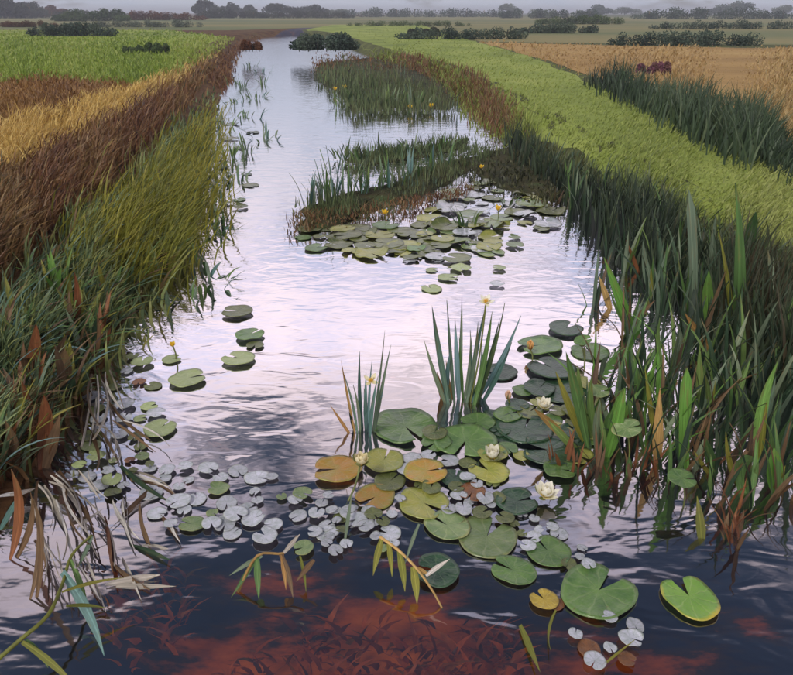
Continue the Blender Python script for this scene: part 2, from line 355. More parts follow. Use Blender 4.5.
G['stub'] = leaf_mat('stubble_blades', [(96, 66, 40), (122, 88, 50), (150, 116, 66), (112, 88, 46)], src='attr', transl=0.2)
G['och'] = leaf_mat('dry_blades', [(160, 124, 62), (190, 158, 84), (208, 182, 108), (140, 104, 56)], src='attr', transl=0.25)
G['russet'] = leaf_mat('russet_blades', [(64, 42, 32), (98, 62, 44), (128, 92, 58), (108, 84, 52), (150, 120, 74), (78, 78, 52)], src='attr', transl=0.2)
G['bluegreen'] = leaf_mat('bluegreen_blades', [(44, 54, 40), (76, 96, 66), (104, 124, 88), (126, 136, 80), (142, 142, 78), (108, 88, 54)], src='attr', transl=0.25)
G['yellowgreen'] = leaf_mat('yellowgreen_blades', [(88, 92, 34), (128, 130, 46), (150, 142, 52), (104, 112, 44)], src='attr', transl=0.3)
G['darkreed'] = leaf_mat('dark_reed_blades', [(24, 30, 26), (38, 50, 40), (54, 68, 48), (74, 86, 64), (66, 58, 40)], src='attr', transl=0.2)
G['path'] = leaf_mat('path_blades', [(112, 126, 60), (128, 142, 66), (144, 154, 78), (154, 160, 90)], src='attr', transl=0.3)
G['rust'] = leaf_mat('rust_blades', [(80, 50, 34), (106, 70, 46), (132, 100, 66), (90, 84, 52), (104, 112, 66)], src='attr', transl=0.2)
G['olivebrown'] = leaf_mat('olivebrown_blades', [(40, 42, 32), (66, 70, 46), (88, 88, 56), (78, 60, 44)], src='attr', transl=0.2)
G['beltreed'] = leaf_mat('belt_reed_blades', [(36, 48, 38), (54, 70, 52), (72, 90, 64), (92, 104, 74)], src='attr', transl=0.2)
G['ripe'] = leaf_mat('ripe_blades', [(134, 110, 70), (158, 130, 84), (176, 150, 100), (146, 128, 80)], src='attr', transl=0.2)
G['sedge'] = leaf_mat('sedge_blades', [(62, 74, 50), (86, 102, 66), (108, 122, 82), (92, 92, 62), (84, 104, 86)], src='attr', transl=0.25)

grass('meadow_grass', Z_GREEN, 15000, (0.06, 0.2), (0.02, 0.05), (0.1, 0.9), 0, G['meadow'], 'bright green meadow grass beyond the stubble strip', maxw=0.12, minpx=1.5, azj=2)
grass('stubble_straw', Z_STUB, 5500, (0.05, 0.18), (0.01, 0.025), (0.1, 0.95), 0, G['stub'], 'brown stubble straw between meadow and dry grass strip', azj=2, minpx=1.5)
grass('dry_grass', Z_OCH, 7500, (0.08, 0.28), (0.01, 0.026), (0.3, 0.98), 0.4, G['och'], 'ochre dry grass strip along the top of the russet bank', azj=1.2, minpx=1.4)
Z_RUS = [(-60, 320), (0, 268), (60, 214), (120, 170), (180, 110), (222, 62), (226, 48), (180, 84), (140, 106), (90, 132), (40, 160), (0, 180), (-60, 200)]
grass('russet_grass', Z_RUS, 9500, (0.06, 0.3), (0.012, 0.03), (0.3, 0.98), 0.3, G['russet'], 'russet brown dead grass on the upper ditch bank', azj=1.1, minpx=1.4, clump=0.8)
grass('far_bank_grass', [(212, 78), (224, 56), (240, 42), (258, 36), (262, 39), (246, 46), (234, 60), (224, 90)], 1500, (0.1, 0.3), (0.02, 0.04), (0.2, 0.9), 0.3, G['russet'], 'brown grass on the far end of the ditch bank', azj=2, minpx=1.4)
Z_BLU = [(-60, 470), (0, 360), (40, 290), (95, 220), (150, 165), (195, 112), (218, 85), (212, 140), (196, 195), (176, 245), (146, 290), (98, 345), (44, 400), (0, 440), (-60, 490)]
grass('bank_sedge', Z_BLU, 7000, (0.07, 0.30), (0.014, 0.034), (0.2, 0.98), 0.6, G['bluegreen'], 'blue-green sedge leaning over the lower bank opposite the reeds', azj=1.0, clump=0.85, minpx=1.4)
Z_YEL = [(95, 262), (125, 225), (165, 180), (195, 140), (214, 110), (212, 135), (200, 180), (186, 225), (165, 262), (130, 290)]
grass('yellow_sedge', Z_YEL, 2600, (0.15, 0.42), (0.012, 0.026), (0.3, 0.98), 0.4, G['yellowgreen'], 'yellow-green sedge fringe hanging over the water edge', azj=0.8, clump=0.8, jit=0.1)
Z_PATHG = [(470, 70), (520, 118), (580, 150), (660, 195), (793, 262), (860, 300), (860, 190), (793, 168), (715, 142), (640, 105), (590, 82), (530, 56), (470, 40), (420, 24), (372, 26), (350, 32), (400, 48)]
grass('path_grass', Z_PATHG, 16000, (0.03, 0.09), (0.010, 0.022), (0.5, 0.98), 0.3, G['path'], 'light green mown grass on the strip between ditch and reeds', maxw=0.06, minpx=1.2, azj=0.7, clump=0.5)
Z_OCHG = [(860, 165), (793, 145), (700, 118), (620, 86), (540, 58), (480, 42), (560, 44), (640, 46), (760, 48), (860, 47)]
grass('ripe_grass', Z_OCHG, 10000, (0.05, 0.16), (0.012, 0.026), (0.2, 0.95), 0.2, G['ripe'], 'ripe ochre grass field beyond the dark reed belt', maxw=0.1, minpx=1.6, azj=1.8, clump=0.8)
Z_HEDGE = [(860, 195), (793, 172), (720, 148), (640, 106), (590, 86), (600, 82), (660, 102), (730, 132), (793, 152), (860, 170)]
grass('reed_belt', Z_HEDGE, 5000, (0.15, 0.56), (0.018, 0.04), (0.05, 0.6), 0.5, G['beltreed'], 'dark green reed belt between grass strip and ochre field', 'reeds', azj=2, clump=0.9, jit=0.08)
Z_RR = [(508, 138), (540, 166), (600, 206), (680, 252), (793, 325), (860, 365), (860, 470), (793, 420), (700, 330), (640, 275), (585, 222), (540, 182), (512, 162)]
grass('bank_reeds', Z_RR, 5200, (0.2, 0.52), (0.016, 0.034), (0.05, 0.35), 0.5, G['darkreed'], 'dense dark reed thicket along the shaded water edge', 'reeds', azj=2, jit=0.03)
Z_SHO = [(500, 118), (540, 140), (600, 172), (680, 214), (793, 268), (860, 310), (860, 372), (793, 332), (680, 258), (600, 212), (540, 170), (505, 140)]
grass('shoulder_sedge', Z_SHO, 5000, (0.06, 0.24), (0.012, 0.028), (0.1, 0.9), 0.3, G['sedge'], 'mixed low sedge on the shoulder between grass strip and reeds', 'sedge', azj=2, clump=0.8, jit=0.04)
Z_LOW = [(-60, 500), (0, 440), (44, 400), (98, 345), (112, 352), (70, 405), (30, 455), (-60, 540)]
grass('bank_litter', Z_LOW, 900, (0.05, 0.22), (0.012, 0.03), (0.3, 0.98), 0, G['rust'], 'brown dead stems at the foot of the sedge bank', 'dead stems', azj=2, clump=0.7, jit=0.03)
Z_RUSTB = [(372, 58), (410, 56), (470, 72), (500, 100), (520, 130), (505, 140), (478, 120), (462, 106), (430, 84)]
grass('far_shoulder_sedge', [(372, 58), (400, 48), (440, 60), (500, 100), (530, 130), (505, 145), (478, 124), (440, 90)], 3200, (0.06, 0.24), (0.012, 0.03), (0.1, 0.9), 0.3, G['path'], 'green grass running down the far ditch shoulder', azj=2, clump=0.8, minpx=1.4)
grass('rust_grass', Z_RUSTB, 2400, (0.1, 0.3), (0.01, 0.02), (0.2, 0.7), 1.0, G['rust'], 'rust brown dead grass on the far ditch shoulder', azj=1.5)

def weed(name, poly, n, z, h, mat, label):
    px, py = sample(poly, n); P = at(px, py, -0.1); P[:, 2] = rng.uniform(z[0], z[1], n)
    blades(name, P, rng.uniform(*h, n), rng.uniform(0.012, 0.035, n), rng.uniform(0.85, 1.0, n), rng.choice([0.0, 3.14], n) + rng.normal(0, .5, n), mat, label, 'water weed')
G['weed'] = leaf_mat('submerged_weed_blades', [(90, 46, 20), (156, 74, 24), (204, 102, 34), (120, 92, 40)], src='attr', transl=0.2)
weed('submerged_weed', [(230, 640), (310, 600), (430, 605), (520, 600), (540, 640), (540, 690), (200, 690)], 420, (-0.38, -0.2), (0.05, 0.15), G['weed'], 'rust red water weed under the dark shallows')
weed('sunken_weed', [(90, 560), (180, 545), (190, 620), (110, 640)], 120, (-0.3, -0.14), (0.05, 0.14), G['weed'], 'sunken brown weed under the dark corner of the ditch')

# ------------------------------------------------------------------ leaf library (unit length along +Z, width along X)
def blade_mesh(name, kind, curve=0.3, seg=8, prof='reed', fold=0.18, twist=0.0):
    verts, faces = [], []; y = z = 0.0; ang = 0.0
    for k in range(seg + 1):
        s = k / seg
        if kind == 'chord': yy, zz, tilt = curve * 4 * s * (1 - s) * 0.5, s, math.atan(curve * 2 * (1 - 2 * s))
        elif kind == 'droop':
            tilt = curve * s ** 1.2
            if k: y += math.sin(tilt) / seg; z += math.cos(tilt) / seg
            yy, zz = y, z
        else:                                       # snapped: upright, then folded over
            tilt = 0.15 if s < 0.55 else 2.2
            if k: y += math.sin(tilt) / seg; z += math.cos(tilt) / seg
            yy, zz = y, z
        if prof == 'reed': wd = (0.55 + 0.45 * min(1, s * 3)) * (1 - max(0, (s - 0.35) / 0.65) ** 1.7)
        elif prof == 'strap': wd = 0.8 + 0.2 * s if s < 0.8 else max(0.05, 1 - ((s - 0.8) / 0.2) ** 2)
        else: wd = math.sin(math.pi * min(1, s * 0.95 + 0.05)) ** 0.8     # lance
        wd = max(wd, 0.03) * 0.5; a = twist * s
        for u in (-1, 0, 1):
            fy = -abs(u) * fold * wd * 0
            xx = u * wd * math.cos(a); dy = u * wd * math.sin(a) * 0.05 + (0 if u else 0.011)
            verts.append((xx, yy + dy, zz))
        if k:
            b0 = (k - 1) * 3
            faces += [(b0, b0 + 1, b0 + 4, b0 + 3), (b0 + 1, b0 + 2, b0 + 5, b0 + 4)]
    return new_mesh(name, verts, faces)
CH = {p: [blade_mesh('leaf_' + p, 'chord', c, prof=p) for c in (0.02, 0.12, -0.1, 0.22)] for p in ('reed', 'strap', 'lance')}
DR = {p: [blade_mesh('leaf_' + p, 'droop', c, prof=p) for c in (0.25, 0.55, 0.9, 1.4)] for p in ('reed', 'strap', 'lance')}
SN = [blade_mesh('snapped_leaf', 'snap', prof='reed')]

L = {}
L['dark'] = leaf_mat('reed_leaf_dark', [(32, 46, 36), (46, 66, 46), (58, 82, 58), (70, 84, 62)])
L['mid'] = leaf_mat('reed_leaf_mid', [(62, 90, 50), (84, 116, 62), (96, 128, 72), (112, 134, 70)])
L['bright'] = leaf_mat('reed_leaf_bright', [(92, 138, 56), (112, 158, 70), (124, 164, 82)], transl=0.35)
L['grey'] = leaf_mat('reed_leaf_grey', [(88, 108, 88), (112, 128, 104), (126, 140, 110)])
L['olive'] = leaf_mat('sedge_leaf_olive', [(96, 100, 42), (124, 126, 52), (146, 140, 62)])
L['blue'] = leaf_mat('iris_leaf_blue', [(64, 96, 84), (92, 126, 116), (122, 152, 152), (84, 108, 72)])
L['iris'] = leaf_mat('iris_leaf', [(52, 76, 56), (84, 112, 80), (116, 138, 104), (78, 96, 52), (40, 62, 52)])
L['dead'] = leaf_mat('dead_leaf', [(150, 116, 62), (182, 150, 92), (166, 122, 70)])
L['brown'] = leaf_mat('brown_leaf', [(78, 58, 42), (104, 80, 56), (124, 100, 72), (62, 50, 42)])
L['rust'] = leaf_mat('rust_leaf', [(104, 62, 40), (136, 86, 52), (120, 80, 56)])
L['pale'] = leaf_mat('bleached_leaf', [(150, 142, 128), (188, 180, 168), (206, 202, 196), (128, 118, 100)], transl=0.15)
L['stalk'] = leaf_mat('stalk_green', [(96, 104, 56), (112, 118, 62)], transl=0)
L['bark'] = leaf_mat('bark', [(52, 44, 38), (66, 56, 46)], transl=0, rough=0.9)

def frame(z, roll=0.0, face=None):
    z = z.normalized(); f = face or Vector((0, -1, 0.3))
    x = z.cross(f)
    if x.length < 1e-3: x = Vector((1, 0, 0))
    x.normalize(); y = z.cross(x)
    m3 = Matrix((x, y, z)).transposed()
    return m3 @ Matrix.Rotation(roll, 3, 'Z')
def leaf_bt(parent, B, T, width, mat, prof='reed', roll=0.0, var=None, name='leaf'):
    d = T - B; ln = d.length
    me = random.choice(CH[prof]) if var is None else CH[prof][var]
    mw = Matrix.Translation(B) @ frame(d, roll).to_4x4() @ Matrix.Diagonal((width, ln, ln, 1))
    return obj(name, me, mat, parent, mw)
def leaf_dir(parent, B, az, tilt, ln, width, mat, prof='reed', var=None, name='leaf', lib=None):
    me = random.choice(lib or DR[prof]) if var is None else (lib or DR[prof])[var]
    mw = Matrix.Translation(B) @ (Matrix.Rotation(az, 4, 'Z') @ Matrix.Rotation(-tilt, 4, 'X')) @ Matrix.Diagonal((width, ln, ln, 1))
    return obj(name, me, mat, parent, mw)
def clump(name, loc, label, cat, group, n, h, w, mats, prof='reed', spread=0.05, tilt=(0.02, 0.4), bends=(0, 1, 2), lean=None):
    t = thing(name, loc, label, cat, group)
    for i in range(n):
        a = random.uniform(0, 6.283); r = spread * math.sqrt(random.random())
        B = Vector(loc) + Vector((math.cos(a) * r, math.sin(a) * r, -0.02))
        az = a - math.pi / 2 + random.gauss(0, 0.5)
        if lean is not None: az = lean + random.gauss(0, 0.5)
        leaf_dir(t, B, az, random.uniform(*tilt), random.uniform(*h), random.uniform(*w), random.choice(mats), prof, var=random.choice(bends))
    return t
def gpt(px, py):
    p = on_ground(np.array([px], float), np.array([py], float))[0]; return Vector(p)

def tube(name, pts, radii, mat, parent=None, sides=7):
    verts, faces = [], []; pts = [Vector(p) for p in pts]
    for i, p in enumerate(pts):
        d = (pts[min(i + 1, len(pts) - 1)] - pts[max(i - 1, 0)]).normalized(); m3 = frame(d)
        for k in range(sides):
            a = 6.2832 * k / sides; verts.append(p + m3 @ Vector((math.cos(a) * radii[i], math.sin(a) * radii[i], 0)))
        if i:
            for k in range(sides):
                a0 = (i - 1) * sides + k; a1 = (i - 1) * sides + (k + 1) % sides
                faces.append((a0, a1, a1 + sides, a0 + sides))
    faces.append(tuple(range(len(verts) - sides, len(verts))))
    me = new_mesh(name, verts, faces)
    if parent is not None: return obj(name, me, mat, parent)
    return obj(name, me, mat)
def smooth_path(pts, n=5):
    pts = [Vector(p) for p in pts]; out_ = []
    for i in range(len(pts) - 1):
        p0, p1, p2, p3 = pts[max(i - 1, 0)], pts[i], pts[i + 1], pts[min(i + 2, len(pts) - 1)]
        for k in range(n):
            s = k / n
            out_.append(0.5 * ((2 * p1) + (p2 - p0) * s + (2 * p0 - 5 * p1 + 4 * p2 - p3) * s * s + (3 * p1 - p0 - 3 * p2 + p3) * s ** 3))
    return out_ + [pts[-1]]

# ------------------------------------------------------------------ lily pads
def pad_mesh(name, seed, notch=0.22, wave=0.03, heart=0.0, curl=0.0):
    r = random.Random(seed); verts = [(0, 0, 0.0)]; faces = []; seg = 34; rings = (0.3, 0.6, 0.85, 1.0)
    ph = [r.uniform(0, 6.28) for _ in range(4)]
    for q in rings:
        for k in range(seg + 1):
            a = notch + (6.2832 - 2 * notch) * k / seg
            rad = q * (1 + 0.035 * math.sin(2 * a + ph[0]) + 0.02 * math.sin(5 * a + ph[1]))
            e = min(k, seg - k) / 4.0
            if e < 1: rad *= 1 - (0.16 + heart) * (1 - e) ** 2
            zz = wave * q * q * (math.sin(3 * a + ph[2]) * 0.6 + math.sin(7 * a + ph[3]) * 0.3) + (0.035 if q == 1.0 else 0.0) + 0.012 * q + curl * max(0, math.cos(a - ph[0])) ** 4 * q ** 4
            verts.append((math.cos(a) * rad, math.sin(a) * rad, zz))
    n1 = seg + 1
    for k in range(seg): faces.append((0, 1 + k, 2 + k))
    for j in range(3):
        for k in range(seg):
            a = 1 + j * n1 + k; faces.append((a, a + n1, a + n1 + 1, a + 1))
    # thickness: rim turned down to an underside
    o_ = len(verts); last = 1 + 3 * n1
    for k in range(n1):
        x, y, z = verts[last + k]; verts.append((x * 0.985, y * 0.985, z - 0.04))
    for k in range(seg): faces.append((last + k, o_ + k, o_ + k + 1, last + k + 1))
    return new_mesh(name, verts, faces)
PADM = [pad_mesh('lily_pad', i, notch=[0.10, 0.16, 0.24, 0.13, 0.3, 0.2][i], wave=[0.03, 0.05, 0.02, 0.06, 0.04, 0.05][i], heart=[0, 0, .06, 0, .12, 0][i]) for i in range(6)] + [pad_mesh('lily_pad', 20 + i, notch=[.08, .18, .3, .12][i], wave=[.07, .08, .05, .09][i], heart=[.1, 0, .05, 0][i], curl=[.22, .3, .16, .0][i]) for i in range(4)]
def pad_mat(name, a, b_, vein, rim=None, rough=0.32, blotch=0.5, coat=0.3, size=1.6):
    m, t, b, out = base_mat(name)
    tcn = t.nodes.new('ShaderNodeTexCoord'); oi = t.nodes.new('ShaderNodeObjectInfo')
    va = N(t, 'ShaderNodeVectorMath', operation='ADD'); t.links.new(tcn.outputs['Object'], va.inputs[0])
    sc = N(t, 'ShaderNodeVectorMath', operation='SCALE'); sc.inputs[0].default_value = (37, 19, 11); t.links.new(oi.outputs['Random'], sc.inputs['Scale']); t.links.new(sc.outputs[0], va.inputs[1])
    n = N(t, 'ShaderNodeTexNoise', Scale=size, Detail=6.0, Roughness=0.6); t.links.new(va.outputs[0], n.inputs['Vector'])
    rp = ramp(t, [(0.5 - 0.22 * (1 - blotch) - 0.06, srgb(a)), (0.5 + 0.22 * (1 - blotch) + 0.06, srgb(b_))]); t.links.new(n.outputs['Fac'], rp.inputs[0])
    sx = N(t, 'ShaderNodeSeparateXYZ'); t.links.new(tcn.outputs['Object'], sx.inputs[0])
    an = N(t, 'ShaderNodeMath', operation='ARCTAN2'); t.links.new(sx.outputs['Y'], an.inputs[0]); t.links.new(sx.outputs['X'], an.inputs[1])
    nd = N(t, 'ShaderNodeTexNoise', Scale=3.0, Detail=2.0); t.links.new(tcn.outputs['Object'], nd.inputs['Vector'])
    an2 = N(t, 'ShaderNodeMath', operation='MULTIPLY_ADD'); t.links.new(nd.outputs['Fac'], an2.inputs[0]); an2.inputs[1].default_value = 0.35; t.links.new(an.outputs[0], an2.inputs[2])
    mu = N(t, 'ShaderNodeMath', operation='MULTIPLY'); t.links.new(an2.outputs[0], mu.inputs[0]); mu.inputs[1].default_value = 9.0
    sn = N(t, 'ShaderNodeMath', operation='SINE'); t.links.new(mu.outputs[0], sn.inputs[0])
    vf = N(t, 'ShaderNodeMapRange'); vf.inputs[1].default_value = 0.86; vf.inputs[2].default_value = 1.0; vf.inputs[4].default_value = 0.55; t.links.new(sn.outputs[0], vf.inputs[0])
    mx = N(t, 'ShaderNodeMix', data_type='RGBA'); t.links.new(vf.outputs[0], mx.inputs['Factor'])
    t.links.new(rp.outputs[0], mx.inputs[6]); mx.inputs[7].default_value = (*srgb(vein), 1)
    last = mx.outputs[2]
    ln = N(t, 'ShaderNodeVectorMath', operation='LENGTH'); t.links.new(tcn.outputs['Object'], ln.inputs[0])
    ra = N(t, 'ShaderNodeMath', operation='MULTIPLY_ADD'); t.links.new(n.outputs['Fac'], ra.inputs[0]); ra.inputs[1].default_value = 0.5; t.links.new(ln.outputs['Value'], ra.inputs[2])
    rm = N(t, 'ShaderNodeMapRange'); rm.inputs[1].default_value = 1.12; rm.inputs[2].default_value = 1.3; t.links.new(ra.outputs[0], rm.inputs[0])
    m2 = N(t, 'ShaderNodeMix', data_type='RGBA'); t.links.new(rm.outputs[0], m2.inputs['Factor']); t.links.new(last, m2.inputs[6]); m2.inputs[7].default_value = (*srgb(rim or b_), 1)
    # leaf-to-leaf shift in value
    hv = N(t, 'ShaderNodeHueSaturation'); mr_ = N(t, 'ShaderNodeMapRange'); mr_.inputs[3].default_value = 0.8; mr_.inputs[4].default_value = 1.2
    t.links.new(oi.outputs['Random'], mr_.inputs[0]); t.links.new(mr_.outputs[0], hv.inputs['Value'])
    ns = N(t, 'ShaderNodeTexNoise', Scale=6.5, Detail=5.0, Roughness=0.7); t.links.new(va.outputs[0], ns.inputs['Vector'])
    nl_ = N(t, 'ShaderNodeMath', operation='MULTIPLY_ADD'); t.links.new(ln.outputs['Value'], nl_.inputs[0]); nl_.inputs[1].default_value = 0.12; t.links.new(ns.outputs['Fac'], nl_.inputs[2])
    sp2 = N(t, 'ShaderNodeMapRange'); sp2.inputs[1].default_value = 0.70; sp2.inputs[2].default_value = 0.78; sp2.inputs[4].default_value = 0.7; t.links.new(nl_.outputs[0], sp2.inputs[0])
    m3 = N(t, 'ShaderNodeMix', data_type='RGBA'); t.links.new(sp2.outputs[0], m3.inputs['Factor']); t.links.new(m2.outputs[2], m3.inputs[6]); m3.inputs[7].default_value = (*srgb((96, 78, 46) if name != 'pad_glint' else (120, 122, 116)), 1)
    t.links.new(m3.outputs[2], hv.inputs['Color'])
    t.links.new(hv.outputs[0], b.inputs['Base Color'])
    b.inputs['Roughness'].default_value = rough; b.inputs['Coat Weight'].default_value = coat; b.inputs['Coat Roughness'].default_value = 0.2
    nb = N(t, 'ShaderNodeTexNoise', Scale=9.0, Detail=4.0); t.links.new(va.outputs[0], nb.inputs['Vector'])
    hs = N(t, 'ShaderNodeMath', operation='MULTIPLY_ADD'); t.links.new(vf.outputs[0], hs.inputs[0]); hs.inputs[1].default_value = -0.6; t.links.new(nb.outputs['Fac'], hs.inputs[2])
    bp = N(t, 'ShaderNodeBump', Strength=0.5, Distance=0.008); t.links.new(hs.outputs[0], bp.inputs['Height']); t.links.new(bp.outputs[0], b.inputs['Normal'])
    return m
PM = {
 'sage': pad_mat('pad_sage', (92, 116, 70), (126, 142, 92), (142, 152, 108), (146, 150, 92)),
 'green': pad_mat('pad_green', (70, 102, 54), (104, 134, 70), (120, 142, 88)),
 'deep': pad_mat('pad_deep', (30, 56, 38), (52, 82, 54), (74, 98, 66)),
 'bright': pad_mat('pad_bright', (104, 148, 56), (130, 168, 70), (150, 178, 96), (196, 176, 62), size=1.0),
 'amber': pad_mat('pad_amber', (168, 122, 50), (148, 132, 54), (176, 144, 78), (150, 150, 66), blotch=0.75),
 'olive': pad_mat('pad_olive', (128, 136, 62), (156, 152, 74), (166, 164, 96), (140, 146, 70)),
 'moss': pad_mat('pad_moss', (74, 86, 44), (108, 114, 62), (120, 124, 76)),
 'pale': pad_mat('pad_pale', (140, 156, 98), (164, 176, 118), (176, 186, 140)),
 'yellow': pad_mat('pad_yellow', (190, 164, 58), (150, 128, 50), (200, 180, 90)),
 'brown': pad_mat('pad_brown', (96, 60, 34), (132, 84, 44), (120, 88, 56)),
 'silver': pad_mat('pad_glint', (150, 158, 156), (188, 188, 200), (146, 156, 146), (166, 172, 160), rough=0.2, coat=0.9),  # pale tone painted to imitate sky glints on the water
}
zpad = [0.004]
def pad(px, py, wpx, col, label, group=None, ang=None, var=None, tilt=None, z=None, sy=1.0, name='lily_pad', curl=None):
    zpad[0] = 0.004 + (zpad[0] - 0.004 + 0.0017) % 0.02
    p = V(px, py, z if z is not None else zpad[0]); r = wpx * px_size(p) / 2
    me = PADM[var if var is not None else random.randrange(len(PADM))]
    o = obj(name, me, PM[col])
    o.location = p; o.rotation_euler = (random.uniform(-.02, .02), random.uniform(-.02, .02), ang if ang is not None else random.uniform(0, 6.28))
    if tilt: o.rotation_euler = (tilt[0], tilt[1], o.rotation_euler.z)
    o.scale = (r, r * sy * random.uniform(0.86, 1.0), r)
    tag(o, label, 'lily pad', group); return o

HERO = [
 (487, 536, 64, 'sage', 'large sage green lily pad with notch, touching two smaller green pads', 1.0, 2),
 (548, 551, 47, 'green', 'green oval lily pad between sage pad and glint-coloured leaves', 2.0, 0),
 (513, 570, 46, 'green', 'green ribbed lily pad just off the rust red shallows', 2.6, 3),
 (599, 590, 82, 'green', 'largest green lily pad with open notch below the white reflections', 0.7, 4),
 (689, 596, 62, 'bright', 'bright green heart-shaped lily pad with yellow blotched rim', 1.75, 4),
 (517, 501, 43, 'deep', 'dark green lily pad beside the wide open white lily', 0.3, 1),
 (437, 570, 46, 'deep', 'dark glossy green lily pad beside the second snapped reed', 3.0, 5),
 (544, 599, 30, 'yellow', 'small yellow dying lily pad near the rust red shallows', 2.2, 2),
 (337, 469, 50, 'amber', 'amber brown lily pad beside the white lily on its tall stalk', 3.3, 1),
 (384, 460, 42, 'olive', 'olive yellow lily pad behind the white lily on its stalk', 1.3, 0),
 (426, 471, 44, 'amber', 'amber lily pad with yellow rim beside small silver leaves', 0.2, 3),
 (375, 497, 44, 'amber', 'half amber half yellow lily pad below the grey-green one', 3.9, 2),
 (390, 481, 34, 'moss', 'grey-green lily pad squeezed between amber and yellow pads', 0.9, 0),
 (424, 503, 54, 'olive', 'broad olive yellow lily pad between amber and sage pads', 5.6, 5),
 (447, 525, 48, 'sage', 'sage lily pad overlapping the edge of the largest sage pad', 2.4, 1),
 (405, 426, 66, 'green', 'wide green lily pad in front of the tall iris clump', 5.2, 3),
 (465, 441, 62, 'green', 'wide ribbed green lily pad at the foot of the iris clump', 4.4, 5),
 (525, 428, 58, 'deep', 'dark green lily pad below the pale pink lily bud', 1.2, 0),
 (548, 450, 62, 'deep', 'dark green lily pad behind the largest white lily', 2.9, 4),
 (508, 414, 30, 'green', 'small green lily pad under the pale pink lily bud', 0.4, 1),
 (566, 328, 36, 'deep', 'dark green lily pad under the cream lily bud', 0.8, 2),
 (540, 345, 46, 'green', 'green lily pad under the orange lily bud', 3.4, 3),
 (552, 368, 50, 'deep', 'dark lily pad between orange bud and iris clump', 2.2, 0),
 (590, 352, 40, 'green', 'mid green lily pad near the reed fringe below the cream bud', 1.8, 5),
 (565, 392, 52, 'deep', 'dark blue-green lily pad behind the fan of arrow leaves', 5.9, 1),
 (500, 372, 36, 'deep', 'deep green lily pad beside the iris clump', 3.3, 2),
 (488, 470, 44, 'olive', 'olive lily pad under the half open white lily', 2.3, 4),
 (455, 478, 30, 'deep', 'small dark lily pad between amber pad and half open lily', 1.3, 0),
 (472, 492, 30, 'brown', 'small brown lily pad by the curled dead leaf', 4.3, 3),
 (160, 428, 34, 'pale', 'pale green round lily pad off the bleached dead reeds', 1.1, 0),
 (188, 378, 37, 'pale', 'pale green lily pad beside the small yellow flower', 0.5, 1),
 (238, 358, 34, 'pale', 'pale lily pad on lilac water, lowest of three in a row', 2.7, 2),
 (250, 334, 29, 'green', 'fresh green lily pad on lilac water, middle of three in a row', 0.9, 3),
 (237, 311, 32, 'moss', 'mossy lily pad on lilac water, topmost of three in a row', 3.1, 0),
 (142, 361, 22, 'pale', 'small pale lily pad below the yellow flower by the bank', 1.6, 5),
 (153, 386, 18, 'moss', 'tiny moss green lily pad between two pale pads', 2.6, 1),
 (150, 406, 18, 'pale', 'tiny pale lily pad above the round pale one', 0.6, 4),
 (172, 359, 20, 'pale', 'little pale lily pad directly under the yellow flower', 0.6, 2),
 (255, 345, 18, 'moss', 'tiny moss lily pad touching the fresh green one', 4.6, 2),
]
for x, y, w_, c, lab, ang, vr in HERO: pad(x, y, w_, c, lab, None, ang, vr)
def scatter(poly, n, size, cols, label, group, mind, squash=(0.85, 1)):
    pts = []; tries = 0
    while len(pts) < n and tries < n * 60:
        tries += 1; x, y = sample(poly, 1); x, y = float(x[0]), float(y[0])
        if any((x - a) ** 2 + ((y - b2) * 1.6) ** 2 < mind ** 2 for a, b2 in pts): continue
        pts.append((x, y)); pad(x, y, random.uniform(*size), random.choice(cols), label, group)
MARKS = [(487, 536, 'largest sage pad'), (548, 551, 'green oval pad'), (513, 570, 'green ribbed pad'), (599, 590, 'largest green pad'), (517, 501, 'dark pad by the open lily'), (437, 570, 'dark glossy pad'),
 (337, 469, 'amber brown pad'), (426, 471, 'yellow-rimmed amber pad'), (375, 497, 'half amber pad'), (424, 503, 'broad olive pad'), (405, 426, 'wide green pad'), (465, 441, 'foot of the iris clump'), (270, 560, 'first snapped reed'), (400, 560, 'snapped yellow reed'),
 (160, 428, 'pale round pad'), (108, 545, 'rust-orange dead leaf'), (60, 500, 'bleached reeds'), (190, 378, 'yellow flower by the bank'), (545, 492, 'largest white lily'), (493, 455, 'half open lily'), (543, 405, 'flat open lily'), (508, 394, 'pink bud'), (582, 340, 'cream bud'), (530, 345, 'orange bud'), (360, 455, 'tall-stalked lily'),
 (385, 214, 'yellow lily by the islet'), (498, 210, 'yellow lily in the carpet'), (466, 225, 'pale grey-green plant'), (481, 168, 'tiny yellow lily'), (300, 232, 'dark tip of the islet'), (345, 222, 'rusty islet edge'), (430, 205, 'sedge end of the islet'), (520, 190, 'dark reeds'), (460, 300, 'top of the iris clump'), (232, 158, 'dark water plant tuft'), (222, 222, 'low dark water plant'), (689, 594, 'heart-shaped pad')]
def beside(x, y, marks): return min(marks, key=lambda q: (q[0] - x) ** 2 + ((q[1] - y) * 1.6) ** 2)[2]
WORD = {'silver': 'sky-glint coloured', 'moss': 'mossy', 'deep': 'dark green', 'green': 'green', 'sage': 'sage', 'olive': 'olive', 'pale': 'pale', 'brown': 'brown', 'amber': 'amber'}
